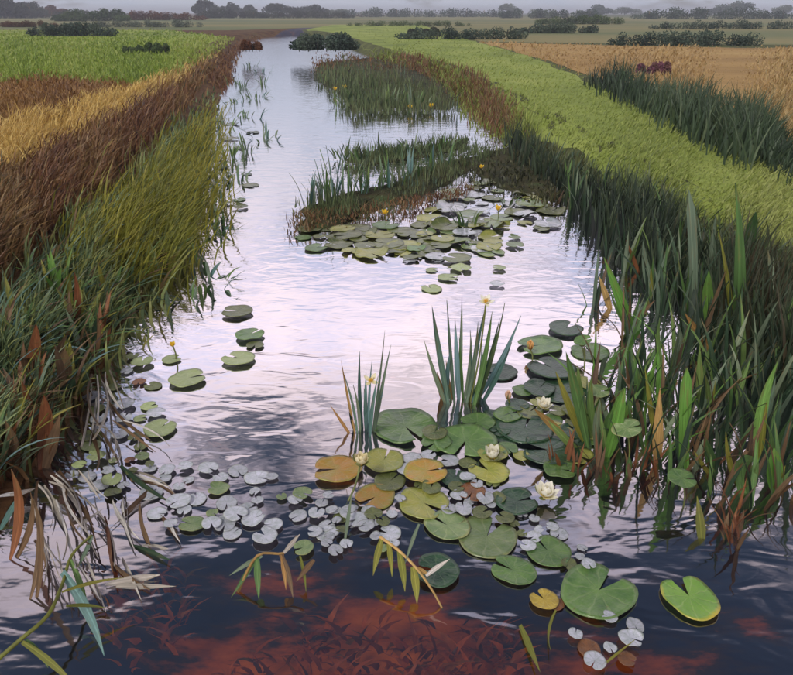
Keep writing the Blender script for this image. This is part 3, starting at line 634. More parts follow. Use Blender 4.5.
def scatter(poly, n, size, cols, group, mind):
    pts = []; tries = 0; mid = (size[0] + size[1]) / 2
    while len(pts) < n and tries < n * 60:
        tries += 1; x, y = sample(poly, 1); x, y = float(x[0]), float(y[0])
        if any((x - a) ** 2 + ((y - b2) * 1.6) ** 2 < mind ** 2 for a, b2 in pts): continue
        if any(abs(x - h_[0]) < h_[2] * .42 and abs(y - h_[1]) < h_[2] * .28 for h_ in HERO): continue
        pts.append((x, y)); sz = random.uniform(*size); c = random.choice(cols)
        fr_ = (sz - size[0]) / (size[1] - size[0]); mk = beside(x, y, MARKS); pad(x, y, sz, c, ('broader ' if fr_ > .66 else 'smaller ' if fr_ > .33 else 'tiny ') + WORD[c] + ' floating lily pad beside the ' + mk, 'floating pads beside the ' + mk)
scatter([(385, 450), (470, 455), (490, 480), (600, 560), (575, 575), (470, 510), (400, 520), (330, 540), (320, 500), (370, 515)], 46, (10, 21), ['silver', 'silver', 'silver', 'moss'], 'glint-coloured floating leaves among the pads', 12)  # the palest pads stand in for flecks of sky light on the water
scatter([(130, 450), (300, 478), (380, 512), (400, 555), (330, 555), (240, 535), (160, 525)], 54, (11, 27), ['silver', 'silver', 'silver', 'silver', 'sage'], 'glint-coloured floating leaves at the edge of the dark water', 13)
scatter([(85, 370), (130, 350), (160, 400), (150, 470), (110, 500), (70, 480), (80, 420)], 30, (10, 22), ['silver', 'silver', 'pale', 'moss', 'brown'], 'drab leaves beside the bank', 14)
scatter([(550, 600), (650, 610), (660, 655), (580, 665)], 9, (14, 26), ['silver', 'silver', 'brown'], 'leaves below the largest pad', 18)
scatter([(300, 228), (420, 222), (440, 240), (420, 258), (340, 252), (298, 248)], 30, (14, 36), ['moss', 'green', 'moss', 'olive'], 'pads in front of the rush islet', 11)
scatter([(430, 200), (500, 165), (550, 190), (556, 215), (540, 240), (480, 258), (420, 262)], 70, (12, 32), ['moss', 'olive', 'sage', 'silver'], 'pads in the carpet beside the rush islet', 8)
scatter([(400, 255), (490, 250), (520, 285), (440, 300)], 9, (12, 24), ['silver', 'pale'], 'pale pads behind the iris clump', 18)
scatter([(380, 440), (480, 450), (560, 470), (600, 440), (590, 380), (520, 390), (480, 420)], 34, (18, 38), ['deep', 'green', 'moss', 'olive'], 'pads around the open lilies', 16)
scatter([(205, 120), (260, 110), (262, 190), (215, 235), (195, 210)], 16, (8, 18), ['deep', 'moss', 'green'], 'pads by the sedge bank', 9)

# ------------------------------------------------------------------ flowers
def petal_mesh(name, cup=0.5, wid=0.42):
    verts, faces = [], []; seg, cols = 7, 5; y = z = 0.0
    for k in range(seg + 1):
        s = k / seg; tl = -cup * (s - 0.35)
        if k: y += math.sin(tl) / seg; z += math.cos(tl) / seg
        wd = wid * (0.35 + 0.65 * math.sin(math.pi * min(1, 0.12 + s * 0.75))) * (1 - max(0, (s - 0.6) / 0.4) ** 2.2)
        for c in range(cols):
            u = -1 + 2 * c / (cols - 1); verts.append((u * max(wd, 0.02), y - 0.18 * wd * u * u * 1.5, z))
        if k:
            for c in range(cols - 1):
                a = (k - 1) * cols + c; faces.append((a, a + 1, a + cols + 1, a + cols))
    return new_mesh(name, verts, faces)
PET = petal_mesh('petal', 0.9, 0.24); PETB = petal_mesh('bud_petal', 1.5, 0.32)
def petal_mat(name, tip, base):
    m, t, b, out = base_mat(name); tcn = t.nodes.new('ShaderNodeTexCoord'); sx = t.nodes.new('ShaderNodeSeparateXYZ'); t.links.new(tcn.outputs['Object'], sx.inputs[0])
    rp = ramp(t, [(0.0, srgb(base)), (0.55, srgb(tip))]); t.links.new(sx.outputs['Z'], rp.inputs[0]); t.links.new(rp.outputs[0], b.inputs['Base Color'])
    b.inputs['Roughness'].default_value = 0.5
    tr = t.nodes.new('ShaderNodeBsdfTranslucent'); t.links.new(rp.outputs[0], tr.inputs[0]); mx = N(t, 'ShaderNodeMixShader'); mx.inputs[0].default_value = 0.3
    t.links.new(b.outputs[0], mx.inputs[1]); t.links.new(tr.outputs[0], mx.inputs[2]); t.links.new(mx.outputs[0], out.inputs[0]); return m
FM = {'white': petal_mat('petal_white', (246, 243, 226), (238, 226, 150)), 'cream': petal_mat('petal_cream', (240, 230, 190), (220, 200, 120)),
      'pink': petal_mat('petal_pink', (226, 190, 160), (190, 150, 110)), 'orange': petal_mat('petal_orange', (232, 184, 116), (210, 140, 66)),
      'yellow': petal_mat('petal_yellow', (244, 212, 72), (226, 170, 40)), 'sepal': petal_mat('sepal', (150, 156, 96), (96, 112, 60)),
      'stamen': petal_mat('stamen', (246, 206, 70), (236, 176, 40)), 'dark': petal_mat('seed_head', (46, 36, 30), (40, 32, 26))}
def stamens(n=26, h=0.42):
    verts, faces = [], []
    for i in range(n):
        a = i * 2.4; r = 0.17 * math.sqrt((i + .5) / n); x, y = math.cos(a) * r, math.sin(a) * r; ox, oy = x * 1.9, y * 1.9; w_ = 0.022; k = len(verts)
        hh = h * (1 - 0.35 * r / 0.17)
        verts += [(x - w_, y, 0), (x + w_, y, 0), (x, y + w_, 0), (ox - w_, oy, hh), (ox + w_, oy, hh), (ox, oy + w_, hh)]
        faces += [(k, k + 1, k + 4, k + 3), (k + 1, k + 2, k + 5, k + 4), (k + 2, k, k + 3, k + 5), (k + 3, k + 4, k + 5)]
    return new_mesh('stamens', verts, faces)
STA = stamens()
def flower(name, p, size, rings, col, label, cat='water lily', bud=False, tiltv=(0, 0), stalk_to=None, group=None, sepals=True):
    """rings: list of (count, opening angle, length)"""
    t = thing(name, p, label, cat, group)
    base = Matrix.Translation(Vector(p)) @ Matrix.Rotation(tiltv[0], 4, 'X') @ Matrix.Rotation(tiltv[1], 4, 'Y')
    off0 = random.uniform(0, 6.28)
    for j, (cnt, op, ln) in enumerate(rings):
        for k in range(cnt):
            az = off0 + 6.283 * (k + 0.5 * j) / cnt + random.gauss(0, 0.06); l = size * ln * random.uniform(0.93, 1.06)
            mw = base @ Matrix.Rotation(az, 4, 'Z') @ Matrix.Translation((0, size * 0.05, 0)) @ Matrix.Rotation(-op + random.gauss(0, .05), 4, 'X') @ Matrix.Diagonal((l, l, l, 1))
            obj('petal', PETB if bud else PET, FM[col], t, mw)
    if sepals:
        op = rings[0][1] + (0.12 if bud else 0.25)
        for k in range(4):
            mw = base @ Matrix.Rotation(off0 + 0.4 + 1.5708 * k, 4, 'Z') @ Matrix.Translation((0, size * 0.06, -size * 0.03)) @ Matrix.Rotation(-op, 4, 'X') @ Matrix.Diagonal((size * .85, size * .85, size * .85, 1))
            obj('sepal', PETB if bud else PET, FM['sepal'], t, mw)
    if not bud: obj('stamens', STA, FM['stamen'], t, base @ Matrix.Diagonal((size, size, size, 1)))
    if stalk_to is not None:
        mid = (Vector(p) + Vector(stalk_to)) / 2 + Vector((0.01, 0, 0))
        tube('stalk', [q - Vector(p) + Vector(p) for q in smooth_path([stalk_to, mid, p])], [0.005] * 11, L['stalk'], t).matrix_basis = Matrix.Translation(-Vector(p))
    return t
def fl_at(px, py, z): return V(px, py, z)
OPEN = [(7, 1.05, 1.0), (7, 0.72, 0.92), (6, 0.4, 0.78)]
HALF = [(6, 0.62, 1.0), (6, 0.42, 0.95), (5, 0.22, 0.8)]
BUD = [(5, 0.16, 1.0), (4, 0.08, 0.98)]
p = fl_at(545, 496, 0.03); flower('water_lily', p, 0.072, OPEN[:2] + [(6, 0.3, 0.9)], 'white', 'largest white water lily open beside the dark green pad', tiltv=(0.15, 0.1))
p = fl_at(493, 458, 0.03); flower('water_lily', p, 0.078, HALF, 'white', 'half open white water lily above the olive pad', tiltv=(0.2, -0.1))
p = fl_at(543, 407, 0.03); flower('water_lily', p, 0.062, OPEN, 'white', 'flat open white water lily at the base of the arrow leaves', tiltv=(0.25, 0.1))
p = fl_at(360, 465, 0.12); flower('water_lily', p, 0.072, HALF, 'cream', 'white water lily raised on a tall stalk over amber pads', tiltv=(0.1, 0.15), stalk_to=V(346, 506, -0.02))
p = fl_at(508, 399, 0.05); flower('lily_bud', p, 0.058, BUD, 'pink', 'closed pale pink lily bud over small green pad', bud=True, stalk_to=V(508, 408, -0.02))
p = fl_at(530, 349, 0.06); flower('lily_bud', p, 0.068, BUD, 'orange', 'closed orange tipped lily bud behind the iris clump', bud=True, stalk_to=V(532, 362, -0.02))
p = fl_at(582, 346, 0.08); flower('lily_bud', p, 0.07, HALF, 'cream', 'cream lily bud opening near the reed fringe', bud=True, stalk_to=V(584, 372, -0.02))
YB = [(5, 0.85, 1.0), (5, 0.45, 0.85)]
for (x, y, s_, lab) in [(173, 346, 0.035, 'small yellow pond lily beside the sedge bank'), (385, 214, 0.06, 'yellow pond lily in front of the rush islet'),
                        (498, 210, 0.06, 'yellow pond lily in the muted pad carpet'), (481, 168, 0.055, 'tiny yellow pond lily at the back of the pad carpet'),
                        (410, 108, 0.1, 'far yellow pond lily at the foot of the rust shoulder'), (431, 107, 0.1, 'far yellow pond lily near the open blue water'),
                        (335, 90, 0.1, 'far pale yellow pond lily off the sedge spit'), (345, 88, 0.1, 'far pale yellow pond lily against the sedge spit')]:
    q = V(x, y, 0.10); flower('pond_lily', q, s_, YB, 'yellow', lab, 'pond lily', tiltv=(0.3, 0), stalk_to=Vector((q.x, q.y, -0.03)), sepals=False)

# ------------------------------------------------------------------ iris clump, blue clump, arrow leaves
def fan(name, base_px, tips, label, mats, wpx, cat='iris', prof='reed', extra=()):
    B0 = V(*base_px, -0.03); t = thing(name, Vector((B0.x, B0.y, 0)), label, cat)
    for i, tp_ in enumerate(tips):
        bx = base_px[0] + tp_[2] if len(tp_) > 2 else base_px[0]
        B = V(bx, base_px[1] + random.uniform(-5, 5), -0.03); T = aty(tp_[0], tp_[1], B.y + random.uniform(-0.12, 0.12))
        mt = tp_[3] if len(tp_) > 3 else random.choice(mats)
        leaf_bt(t, B, T, random.uniform(*wpx) * px_size(B), L[mt], prof, random.uniform(-0.5, 0.5))
    return t
fan('iris_clump', (463, 405), [(424, 340, -16), (432, 306, -14), (440, 345, -10), (447, 300, -8), (455, 318, -4), (462, 296, -4), (470, 330, 0), (478, 322, 2), (486, 305, 6), (492, 312, 10), (500, 318, 14), (505, 303, 12), (512, 342, 18), (521, 316, 14), (470, 350, 10), (450, 352, -18), (482, 345, 16, 'blue'), (437, 372, -20, 'dead'), (446, 360, -8, 'dead'), (476, 362, 4, 'olive'), (490, 355, 8, 'mid'), (459, 335, 0, 'mid')],
    'tall iris clump of upright grey-green leaves standing in lilac water', ['iris', 'grey', 'blue', 'grey', 'mid'], (3, 6))
fan('iris_clump', (366, 436), [(343, 372, -8), (353, 385, -6), (360, 352, -3), (366, 372, 0), (372, 360, 2), (378, 376, 4), (385, 330, 6, 'grey'), (384, 386, 8), (349, 412, -10, 'dark'), (330, 405, -14, 'dead'), (341, 360, -10, 'dead'), (391, 345, 8, 'grey'), (364, 388, 0, 'blue')],
    'small blue-grey iris clump with withered yellow flower over green pads', ['blue', 'blue', 'grey'], (2.5, 5))
fan('arrow_plant', (597, 452), [(556, 372, -10, 'olive'), (566, 352, -8, 'mid'), (578, 366, -4, 'mid'), (585, 392, -4), (572, 412, -8), (592, 375, 0, 'mid'), (534, 409, -18, 'dead'), (548, 420, -14, 'mid'), (624, 388, 10, 'bright'), (612, 410, 6, 'mid'), (637, 392, 16, 'bright'), (600, 400, 0, 'grey')],
    'fan of arrow-like green leaves beside the flat open lily', ['mid', 'grey', 'iris'], (7, 12), cat='arrow plant', prof='lance')
# withered flowers
q = aty(371, 381, V(366, 436).y); flower('withered_flower', q, 0.045, [(4, 1.4, 1.0), (2, 1.0, .7)], 'cream', 'withered pale yellow flower with dark centre on blue iris clump', 'flower', sepals=False, tiltv=(0.5, 0))
q = aty(486, 302, V(463, 405).y); flower('iris_flower', q, 0.05, [(5, 1.3, 1.0), (4, 0.8, .7)], 'white', 'white star-like flower at the top of the tall iris clump', 'flower', sepals=False, tiltv=(0.5, 0), stalk_to=V(470, 404, -0.02))
# lifted round leaves on stalks among the reeds
for (x, y, by, s_, cl, lab) in [(599, 391, 432, 22, 'sage', 'round sage leaf lifted on a stalk beside bright reed blades'), (627, 428, 470, 30, 'sage', 'sage leaf lifted on a stalk below dead yellow reed'), (682, 478, 510, 30, 'green', 'green leaf lifted flat against the bright reed blade'), (583, 340, 372, 18, 'green', 'small green leaf lifted under the cream lily bud')]:
    B = V(x + 1, by, -0.02); T = aty(x, y, B.y)
    t = thing('raised_leaf', Vector((B.x, B.y, 0)), lab, 'leaf'); tube('stalk', [v_ for v_ in smooth_path([B, (B + T) / 2 + Vector((.01, 0, 0)), T])], [0.004] * 11, L['stalk'], t).matrix_basis = Matrix.Translation(-t.location)
    r = s_ * px_size(T) / 2
    obj('leaf', PADM[3], PM[cl], t, Matrix.Translation(T) @ Matrix.Rotation(0.35, 4, 'X') @ Matrix.Rotation(random.uniform(-.4, .4), 4, 'Y') @ Matrix.Diagonal((r, r * .8, r, 1)))

# ------------------------------------------------------------------ single reeds that stand out
HREED = [ # base, top, width px, material, profile, label
 ((636, 340), (604, 257), 8, 'bright', 'reed', 'yellow-green reed blade leaning over the blue-grey water'),
 ((611, 312), (599, 276), 5, 'dead', 'reed', 'short dead orange reed by the end of open water'),
 ((640, 275), (626, 240), 3, 'rust', 'reed', 'thin rusty reed stalk at the dark bank edge'),
 ((691, 330), (689, 190), 7, 'grey', 'strap', 'tall grey-green reed standing against the grass strip'),
 ((735, 345), (736, 183), 9, 'mid', 'reed', 'tallest fresh green reed crossing the grass strip edge'),
 ((753, 305), (756, 212), 9, 'mid', 'strap', 'blunt green reed overlapping the bright grass strip'),
 ((712, 335), (709, 271), 10, 'bright', 'lance', 'broad pale green lance leaf beside crossed brown stalks'),
 ((700, 352), (727, 268), 4, 'brown', 'reed', 'thin brown reed stalk crossing a dead ochre one'),
 ((717, 356), (685, 313), 7, 'dead', 'reed', 'dead ochre reed leaf crossing a brown stalk'),
 ((684, 478), (687, 368), 10, 'bright', 'strap', 'bright green reed blade rising from the lifted green leaf'),
 ((758, 470), (778, 362), 9, 'bright', 'reed', 'bright green reed blade leaning away from the ditch'),
 ((606, 462), (625, 388), 9, 'bright', 'lance', 'bright green lance blade beside the lifted sage leaf'),
 ((657, 470), (660, 388), 8, 'dead', 'reed', 'dead yellow curled reed leaf among rusty bases'),
 ((655, 440), (645, 368), 4, 'olive', 'reed', 'thin yellow-green reed next to the dead yellow leaf'),
 ((653, 300), (643, 240), 6, 'grey', 'reed', 'grey-green reed above the brown bank patch'),
 ((748, 500), (746, 455), 14, 'mid', 'strap', 'short broad green blade standing over rusty stubs'),
 ((777, 498), (774, 448), 12, 'bright', 'lance', 'short bright green lance leaf beside dark blue water'),
 ((716, 478), (706, 438), 8, 'mid', 'reed', 'small mid green blade leaning over the rusty stubs'),
 ((739, 490), (726, 432), 5, 'olive', 'reed', 'slim olive blade leaning towards the short broad one'),
 ((702, 546), (697, 496), 7, 'olive', 'reed', 'yellow-olive curved blade hanging over lilac water'),
 ((640, 420), (633, 350), 6, 'mid', 'reed', 'mid green reed behind the dead yellow leaf'),
 ((705, 420), (700, 345), 7, 'mid', 'reed', 'mid green reed below the crossed stalks'),
 ((668, 400), (660, 318), 6, 'mid', 'reed', 'upright mid green reed left standing in dark water'),
 ((770, 330), (768, 250), 8, 'grey', 'reed', 'grey reed with its tip over the path grass'),
 ((718, 300), (716, 215), 6, 'grey', 'reed', 'slim grey reed between two tall green ones'),
 ((627, 330), (655, 300), 5, 'brown', 'reed', 'brown reed fallen slantwise across the bank patch'),
]
for (b0, t0, w_, mt, pf, lab) in HREED:
    B = V(*b0, -0.03); T = aty(*t0, B.y + random.uniform(-0.05, 0.1)); t = thing('reed', Vector((B.x, B.y, 0)), lab, 'reed')
    leaf_bt(t, B, T, w_ * 1.35 * px_size(B), L[mt], pf, random.uniform(-0.25, 0.25))
    if mt in ('bright', 'mid', 'grey'):
        for k in range(2):
            T2 = B + (T - B) * random.uniform(0.45, 0.75) + Vector((random.uniform(-.1, .1), random.uniform(-.05, .08), 0))
            leaf_bt(t, B + Vector((random.uniform(-.02, .02), 0.01, 0)), T2, w_ * 0.6 * px_size(B), L[random.choice(['mid', 'dark', 'olive'])], 'reed', random.uniform(-.6, .6))

RM = [(t0[0], (b0[1] + t0[1]) / 2, lab) for (b0, t0, w_, mt, pf, lab) in HREED]
RSH = {0: 'leaning yellow-green reed', 1: 'short dead orange reed', 2: 'thin rusty stalk', 3: 'tall grey-green reed', 4: 'tallest fresh green reed', 5: 'blunt green reed', 6: 'broad pale lance leaf', 8: 'dead ochre reed', 9: 'bright blade with lifted leaf', 10: 'bright blade leaning away', 12: 'dead yellow leaf', 14: 'grey-green reed at the bank patch', 15: 'short broad blade', 16: 'short bright lance leaf', 20: 'mid green reed behind dead leaf', 21: 'reed below the crossed stalks', 22: 'upright reed in dark water', 23: 'grey reed over the path', 24: 'slim grey reed'}
RMARK = [(HREED[k][0][0], HREED[k][0][1], v_) for k, v_ in RSH.items()] + [(545, 180, 'islet pads'), (590, 220, 'end of open water')]
def spots(poly, n, mind):
    pts = []; k = 0
    while len(pts) < n and k < n * 80:
        k += 1; x, y = sample(poly, 1); x, y = float(x[0]), float(y[0])
        if all((x - a) ** 2 + ((y - b2) * 1.3) ** 2 > mind ** 2 for a, b2 in pts): pts.append((x, y))
    return pts
def base_at(x, y):
    p = gpt(x, y)
    if p.z < 0.0: p = V(x, y, 0.0)
    return p
for (x, y) in spots([(545, 175), (600, 200), (700, 262), (793, 330), (793, 470), (720, 400), (650, 310), (600, 250)], 46, 20):
    clump('reed_clump', base_at(x, y), 'dark reed clump in the bank thicket beside the ' + beside(x, y, RMARK), 'reed clump', 'reed clumps below the grass strip', 7, (0.3, 0.62), (0.022, 0.042), [L['dark'], L['dark'], L['dark'], L['mid'], L['grey']], spread=0.07, tilt=(0, 0.25), bends=(0, 0, 1, 2))
for (x, y) in spots([(610, 330), (650, 330), (793, 460), (793, 520), (700, 500), (620, 470)], 26, 26):
    clump('reed_clump', base_at(x, y), 'sparse reed clump in dark water beside the ' + beside(x, y, RMARK), 'reed clump', 'reed clumps in the dark blue water', 5, (0.2, 0.45), (0.018, 0.034), [L['mid'], L['dark'], L['dark'], L['brown']], spread=0.05, tilt=(0, 0.3), bends=(0, 0, 1))
for (x, y) in spots([(585, 300), (640, 310), (720, 420), (700, 470), (620, 462), (565, 440), (590, 380)], 16, 22):
    clump('reed_clump', base_at(x, y), 'mid green reed clump at the lily edge by the ' + beside(x, y, RMARK), 'reed clump', 'reed clumps at the lily edge', 6, (0.2, 0.48), (0.018, 0.036), [L['mid'], L['dark'], L['bright'], L['brown'], L['grey']], spread=0.05, tilt=(0, 0.4), bends=(0, 1, 2))
for (x, y) in [(560, 462), (577, 470), (600, 470), (618, 476), (640, 470), (660, 480), (700, 470), (720, 500), (735, 520), (742, 545), (728, 535)]:
    clump('dead_stubs', base_at(x, y), 'rusty dead reed stubs in shallow water beside the ' + beside(x, y, RMARK), 'dead reeds', 'rusty stubs at the reed fringe', 6, (0.08, 0.22), (0.012, 0.024), [L['rust'], L['brown'], L['rust']], spread=0.05, tilt=(0, 0.5), bends=(0, 1))

# islets in the ditch
def islet(name, poly, mat, h=0.06):
    pts = [at(x, y, 0) for x, y in poly]; fine = []
    for i in range(len(pts)):
        a, b2 = pts[i], pts[(i + 1) % len(pts)]
        for s in np.linspace(0, 1, 6)[:-1]: fine.append(a + (b2 - a) * s + rng.normal(0, 0.03, 3) * (1, 1, 0))
    c = np.mean(fine, 0); n = len(fine); verts = []; faces = []
    for q, z in ((1.05, -0.08), (0.9, h * .5), (0.6, h), (0.25, h * 1.1)):
        for p in fine: verts.append((c[0] + (p[0] - c[0]) * q, c[1] + (p[1] - c[1]) * q, z + rng.normal(0, 0.008)))
    for j in range(3):
        for k in range(n): faces.append((j * n + k, j * n + (k + 1) % n, (j + 1) * n + (k + 1) % n, (j + 1) * n + k))
    faces.append(tuple(range(3 * n, 4 * n)))
    o = obj(name, new_mesh(name, verts, faces), mat); o['kind'] = 'structure'; return o
M['mud'] = soil_mat('islet_mud', [(28, 30, 22), (50, 54, 34), (66, 62, 42), (66, 80, 46)], 2.0)
islet('islet', [(292, 232), (300, 208), (335, 200), (390, 186), (430, 166), (470, 156), (480, 164), (450, 182), (410, 200), (350, 218), (312, 234)], M['mud'])
islet('islet', [(338, 160), (380, 150), (440, 146), (470, 138), (470, 148), (420, 158), (360, 166)], M['mud'], 0.04)
islet('islet', [(462, 158), (500, 146), (535, 150), (570, 190), (560, 205), (520, 196), (485, 184)], M['mud'], 0.04)
islet('spit', [(310, 78), (318, 62), (380, 56), (440, 70), (470, 98), (455, 112), (400, 110), (350, 112), (335, 92)], M['mud'], 0.1)
def grass_flat(name, poly, n, h, w, mat, label, z=0.04, cat='sedge', lean=(0.05, 0.4)):
    px, py = sample(poly, n); px = px + rng.normal(0, 5, n); py = py + rng.normal(0, 2.2, n); P = at(px, py, z); ps = px_size(P.T if False else P.transpose()) if False else (P[:, 1] * cp - (z - CAMH) * sp_) / FPX
    cl = vnoise(P[:, 0] * 2, P[:, 1] * 1.5, 2.0, n); c2 = vnoise(P[:, 0], P[:, 1], 1.4, n + 1)
    blades(name, P, rng.uniform(*h, n) * (0.15 + 1.7 * cl ** 1.6), np.clip(np.maximum(rng.uniform(*w, n), ps), 0, 0.05), rng.uniform(*lean, n), rng.uniform(0, 6.28, n), mat, label, cat, rnd=np.clip(c2 * .7 + rng.normal(.15, .2, n), 0, 1))
grass_flat('islet_sedge', [(300, 208), (335, 200), (390, 186), (440, 158), (500, 140), (505, 150), (470, 168), (440, 184), (400, 202), (320, 218)], 1900, (0.03, 0.22), (0.008, 0.016), G['sedge'], 'low green sedge covering the rush islet')
grass_flat('joining_sedge', [(455, 160), (500, 142), (545, 152), (575, 195), (560, 208), (520, 200), (480, 188)], 900, (0.04, 0.2), (0.015, 0.03), G['olivebrown'], 'dark olive-brown growth joining islet and bank', lean=(.2, .95))
grass_flat('islet_rust', [(300, 212), (350, 212), (420, 196), (470, 186), (470, 194), (400, 212), (320, 228), (295, 232)], 1200, (0.05, 0.14), (0.008, 0.016), G['rust'], 'rusty dead stems edging the rush islet', lean=(.3, .9))
grass_flat('strip_sedge', [(338, 160), (380, 150), (440, 144), (470, 136), (470, 148), (420, 158), (360, 166)], 1400, (0.06, 0.2), (0.008, 0.02), G['sedge'], 'low sedge strip in open water behind the rush islet')
grass_flat('spit_sedge', [(318, 76), (345, 66), (400, 78), (440, 92), (455, 112), (400, 112), (350, 114), (335, 92)], 3600, (0.06, 0.42), (0.012, 0.03), G['sedge'], 'dark green sedge on the far spit', z=0.06)
grass_flat('spit_straw', [(312, 74), (318, 58), (380, 54), (420, 66), (400, 74), (340, 72)], 1500, (0.08, 0.2), (0.012, 0.03), G['rust'], 'straw brown dead growth on the back of the far spit', z=0.06, lean=(.3, .9))
for i, (x, y) in enumerate([(308, 205), (318, 203), (328, 200), (333, 198), (345, 200), (358, 196), (366, 193), (378, 190), (388, 188), (398, 186), (408, 182), (418, 178), (430, 172), (445, 165)]):
    clump('rush_clump', V(x, y, 0.04), ('shorter ' if i % 2 else 'taller ') + 'blue-green rush clump on the ' + ('open water tip of' if i < 4 else 'middle of' if i < 9 else 'bank end of') + ' the sedge islet', 'rush clump', 'rush clumps on the islet', 8, (0.2, 0.36) if i % 2 else (0.3, 0.52), (0.02, 0.04), [L['blue'], L['mid'], L['iris'], L['grey']], spread=0.1, tilt=(0, 0.2), bends=(0, 0, 1))
for (x, y, lab) in [(345, 158, 'broad-leaved sedge tuft at the water tip of the sedge strip'), (365, 160, 'second sedge tuft along the sedge strip behind the islet'), (390, 155, 'sedge tuft in the middle of the sedge strip'), (415, 152, 'sedge tuft near the bank end of the sedge strip'), (440, 148, 'last sedge tuft where the strip joins the carpet'), (348, 104, 'dark sedge tuft at the water tip of the far spit'), (362, 100, 'dark sedge tuft inside the far spit'), (380, 106, 'dark sedge tuft on the front edge of the far spit'), (398, 102, 'low sedge tuft between two dark ones on the far spit'), (415, 108, 'dark sedge tuft beside the far yellow pond lily'), (330, 82, 'greyish sedge tuft on the back of the far spit')]:
    clump('sedge_tuft', V(x, y, 0.04), lab, 'sedge tuft', 'sedge tufts on strip and spit', 14, (0.15, 0.36) if y > 130 else (0.2, 0.55), (0.02, 0.04) if y > 130 else (0.03, 0.06), [L['mid'], L['iris'], L['dark'], L['grey']], spread=0.22 if y > 130 else 0.45, tilt=(0.0, 0.6), bends=(0, 1, 2))
clump('rush_clump', V(334, 202, 0.04), 'tall single rush tuft overtopping the others on the islet', 'rush clump', None, 4, (0.6, 0.75), (0.02, 0.03), [L['blue'], L['mid']], spread=0.04, tilt=(0, 0.08), bends=(0,))
for k_, (x, y) in enumerate([(212, 205), (224, 190), (208, 232), (196, 262), (240, 180), (216, 168), (228, 128), (246, 118), (262, 140), (236, 104), (254, 98), (232, 84), (262, 72), (248, 66), (205, 285), (184, 300)]):
    clump('water_plant', V(x, y, 0), ('blue-green' if k_ % 2 else 'grey-green') + ' emergent weed in the channel beside the ' + beside(x, y, [(212, 210, 'yellow sedge'), (230, 165, 'dark water plant tuft'), (240, 105, 'far brown bank'), (255, 70, 'channel end'), (190, 295, 'feathery tussock')]), 'water plant', 'emergent weeds along the channel', 12, (0.1, 0.26) if y > 150 else (0.15, 0.4), (0.02, 0.045), [L['blue'], L['grey'], L['iris'], L['mid']], spread=0.2 if y > 150 else 0.4, tilt=(0.1, 1.0), bends=(1, 2, 3))
for (x, y, h_, lab) in [(232, 158, 0.35, 'dark green water plant tuft by the sedge bank'), (247, 152, 0.4, 'taller green water plant tuft by the sedge bank'), (222, 222, 0.25, 'low dark water plant under the yellow sedge fringe'), (243, 88, 0.5, 'grey-green plant tuft far up the ditch by the bank'), (262, 84, 0.4, 'grey-green plant tuft far up the ditch in open water'), (466, 225, 0.3, 'pale grey-green plant in the muted pad carpet'), (505, 205, 0.2, 'small pale plant beside the yellow pond lily')]:
    clump('water_plant', V(x, y, 0), lab, 'water plant', None, 11, (h_ * .5, h_), (0.02, 0.035), [L['grey'], L['mid'], L['iris']], spread=0.12, tilt=(0.05, 0.6), bends=(0, 1, 2))

# ------------------------------------------------------------------ bank opposite: tussocks, dead leaves
BM = [(24, 392, 'broad dead dock leaf'), (70, 340, 'pointed rusty leaf'), (62, 400, 'brown withered leaf'), (92, 370, 'thin brown stalk'), (40, 470, 'large orange dead leaf'), (150, 268, 'straw-coloured tussock'), (172, 240, 'feathery olive tussock'), (140, 285, 'ochre feathery tussock'), (205, 150, 'dark water plant'), (200, 115, 'far brown grass'), (30, 270, 'russet grass above'), (90, 225, 'russet slope'), (150, 175, 'upper russet slope'), (110, 300, 'mid bank gap')]
for (x, y) in spots([(0, 300), (60, 250), (150, 170), (205, 115), (205, 150), (185, 220), (150, 290), (100, 360), (40, 440), (0, 480)], 44, 24):
    y0 = random.random(); near = y > 260
    clump('sedge_tussock', base_at(x, y), 'blue-green sedge tussock drooping down the bank beside the ' + beside(x, y, BM) if x < 130 else 'olive sedge tussock over the water edge beside the ' + beside(x, y, BM), 'sedge tussock', 'tussocks on the bank' if x < 130 else 'tussocks at the water edge', 12, (0.2, 0.46), (0.014, 0.036), [L['blue'], L['grey'], L['mid'], L['iris'], L['olive'], L['brown']] if x < 130 else [L['olive'], L['mid'], L['olive'], L['iris']], spread=0.08, tilt=(0.1, 0.7), bends=(1, 2, 3), lean=-0.7)
for (x, y, lab) in [(150, 268, 'feathery straw-coloured tussock arching over the water edge'), (172, 240, 'feathery olive tussock above the dark water edge'), (140, 285, 'ochre feathery tussock beside a dark gap in the bank')]:
    clump('feather_tussock', base_at(x, y), lab, 'tussock', None, 24, (0.25, 0.42), (0.005, 0.009), [L['olive'], L['dead'], L['olive']], spread=0.05, tilt=(0.3, 0.9), bends=(2, 3), lean=-1.2)
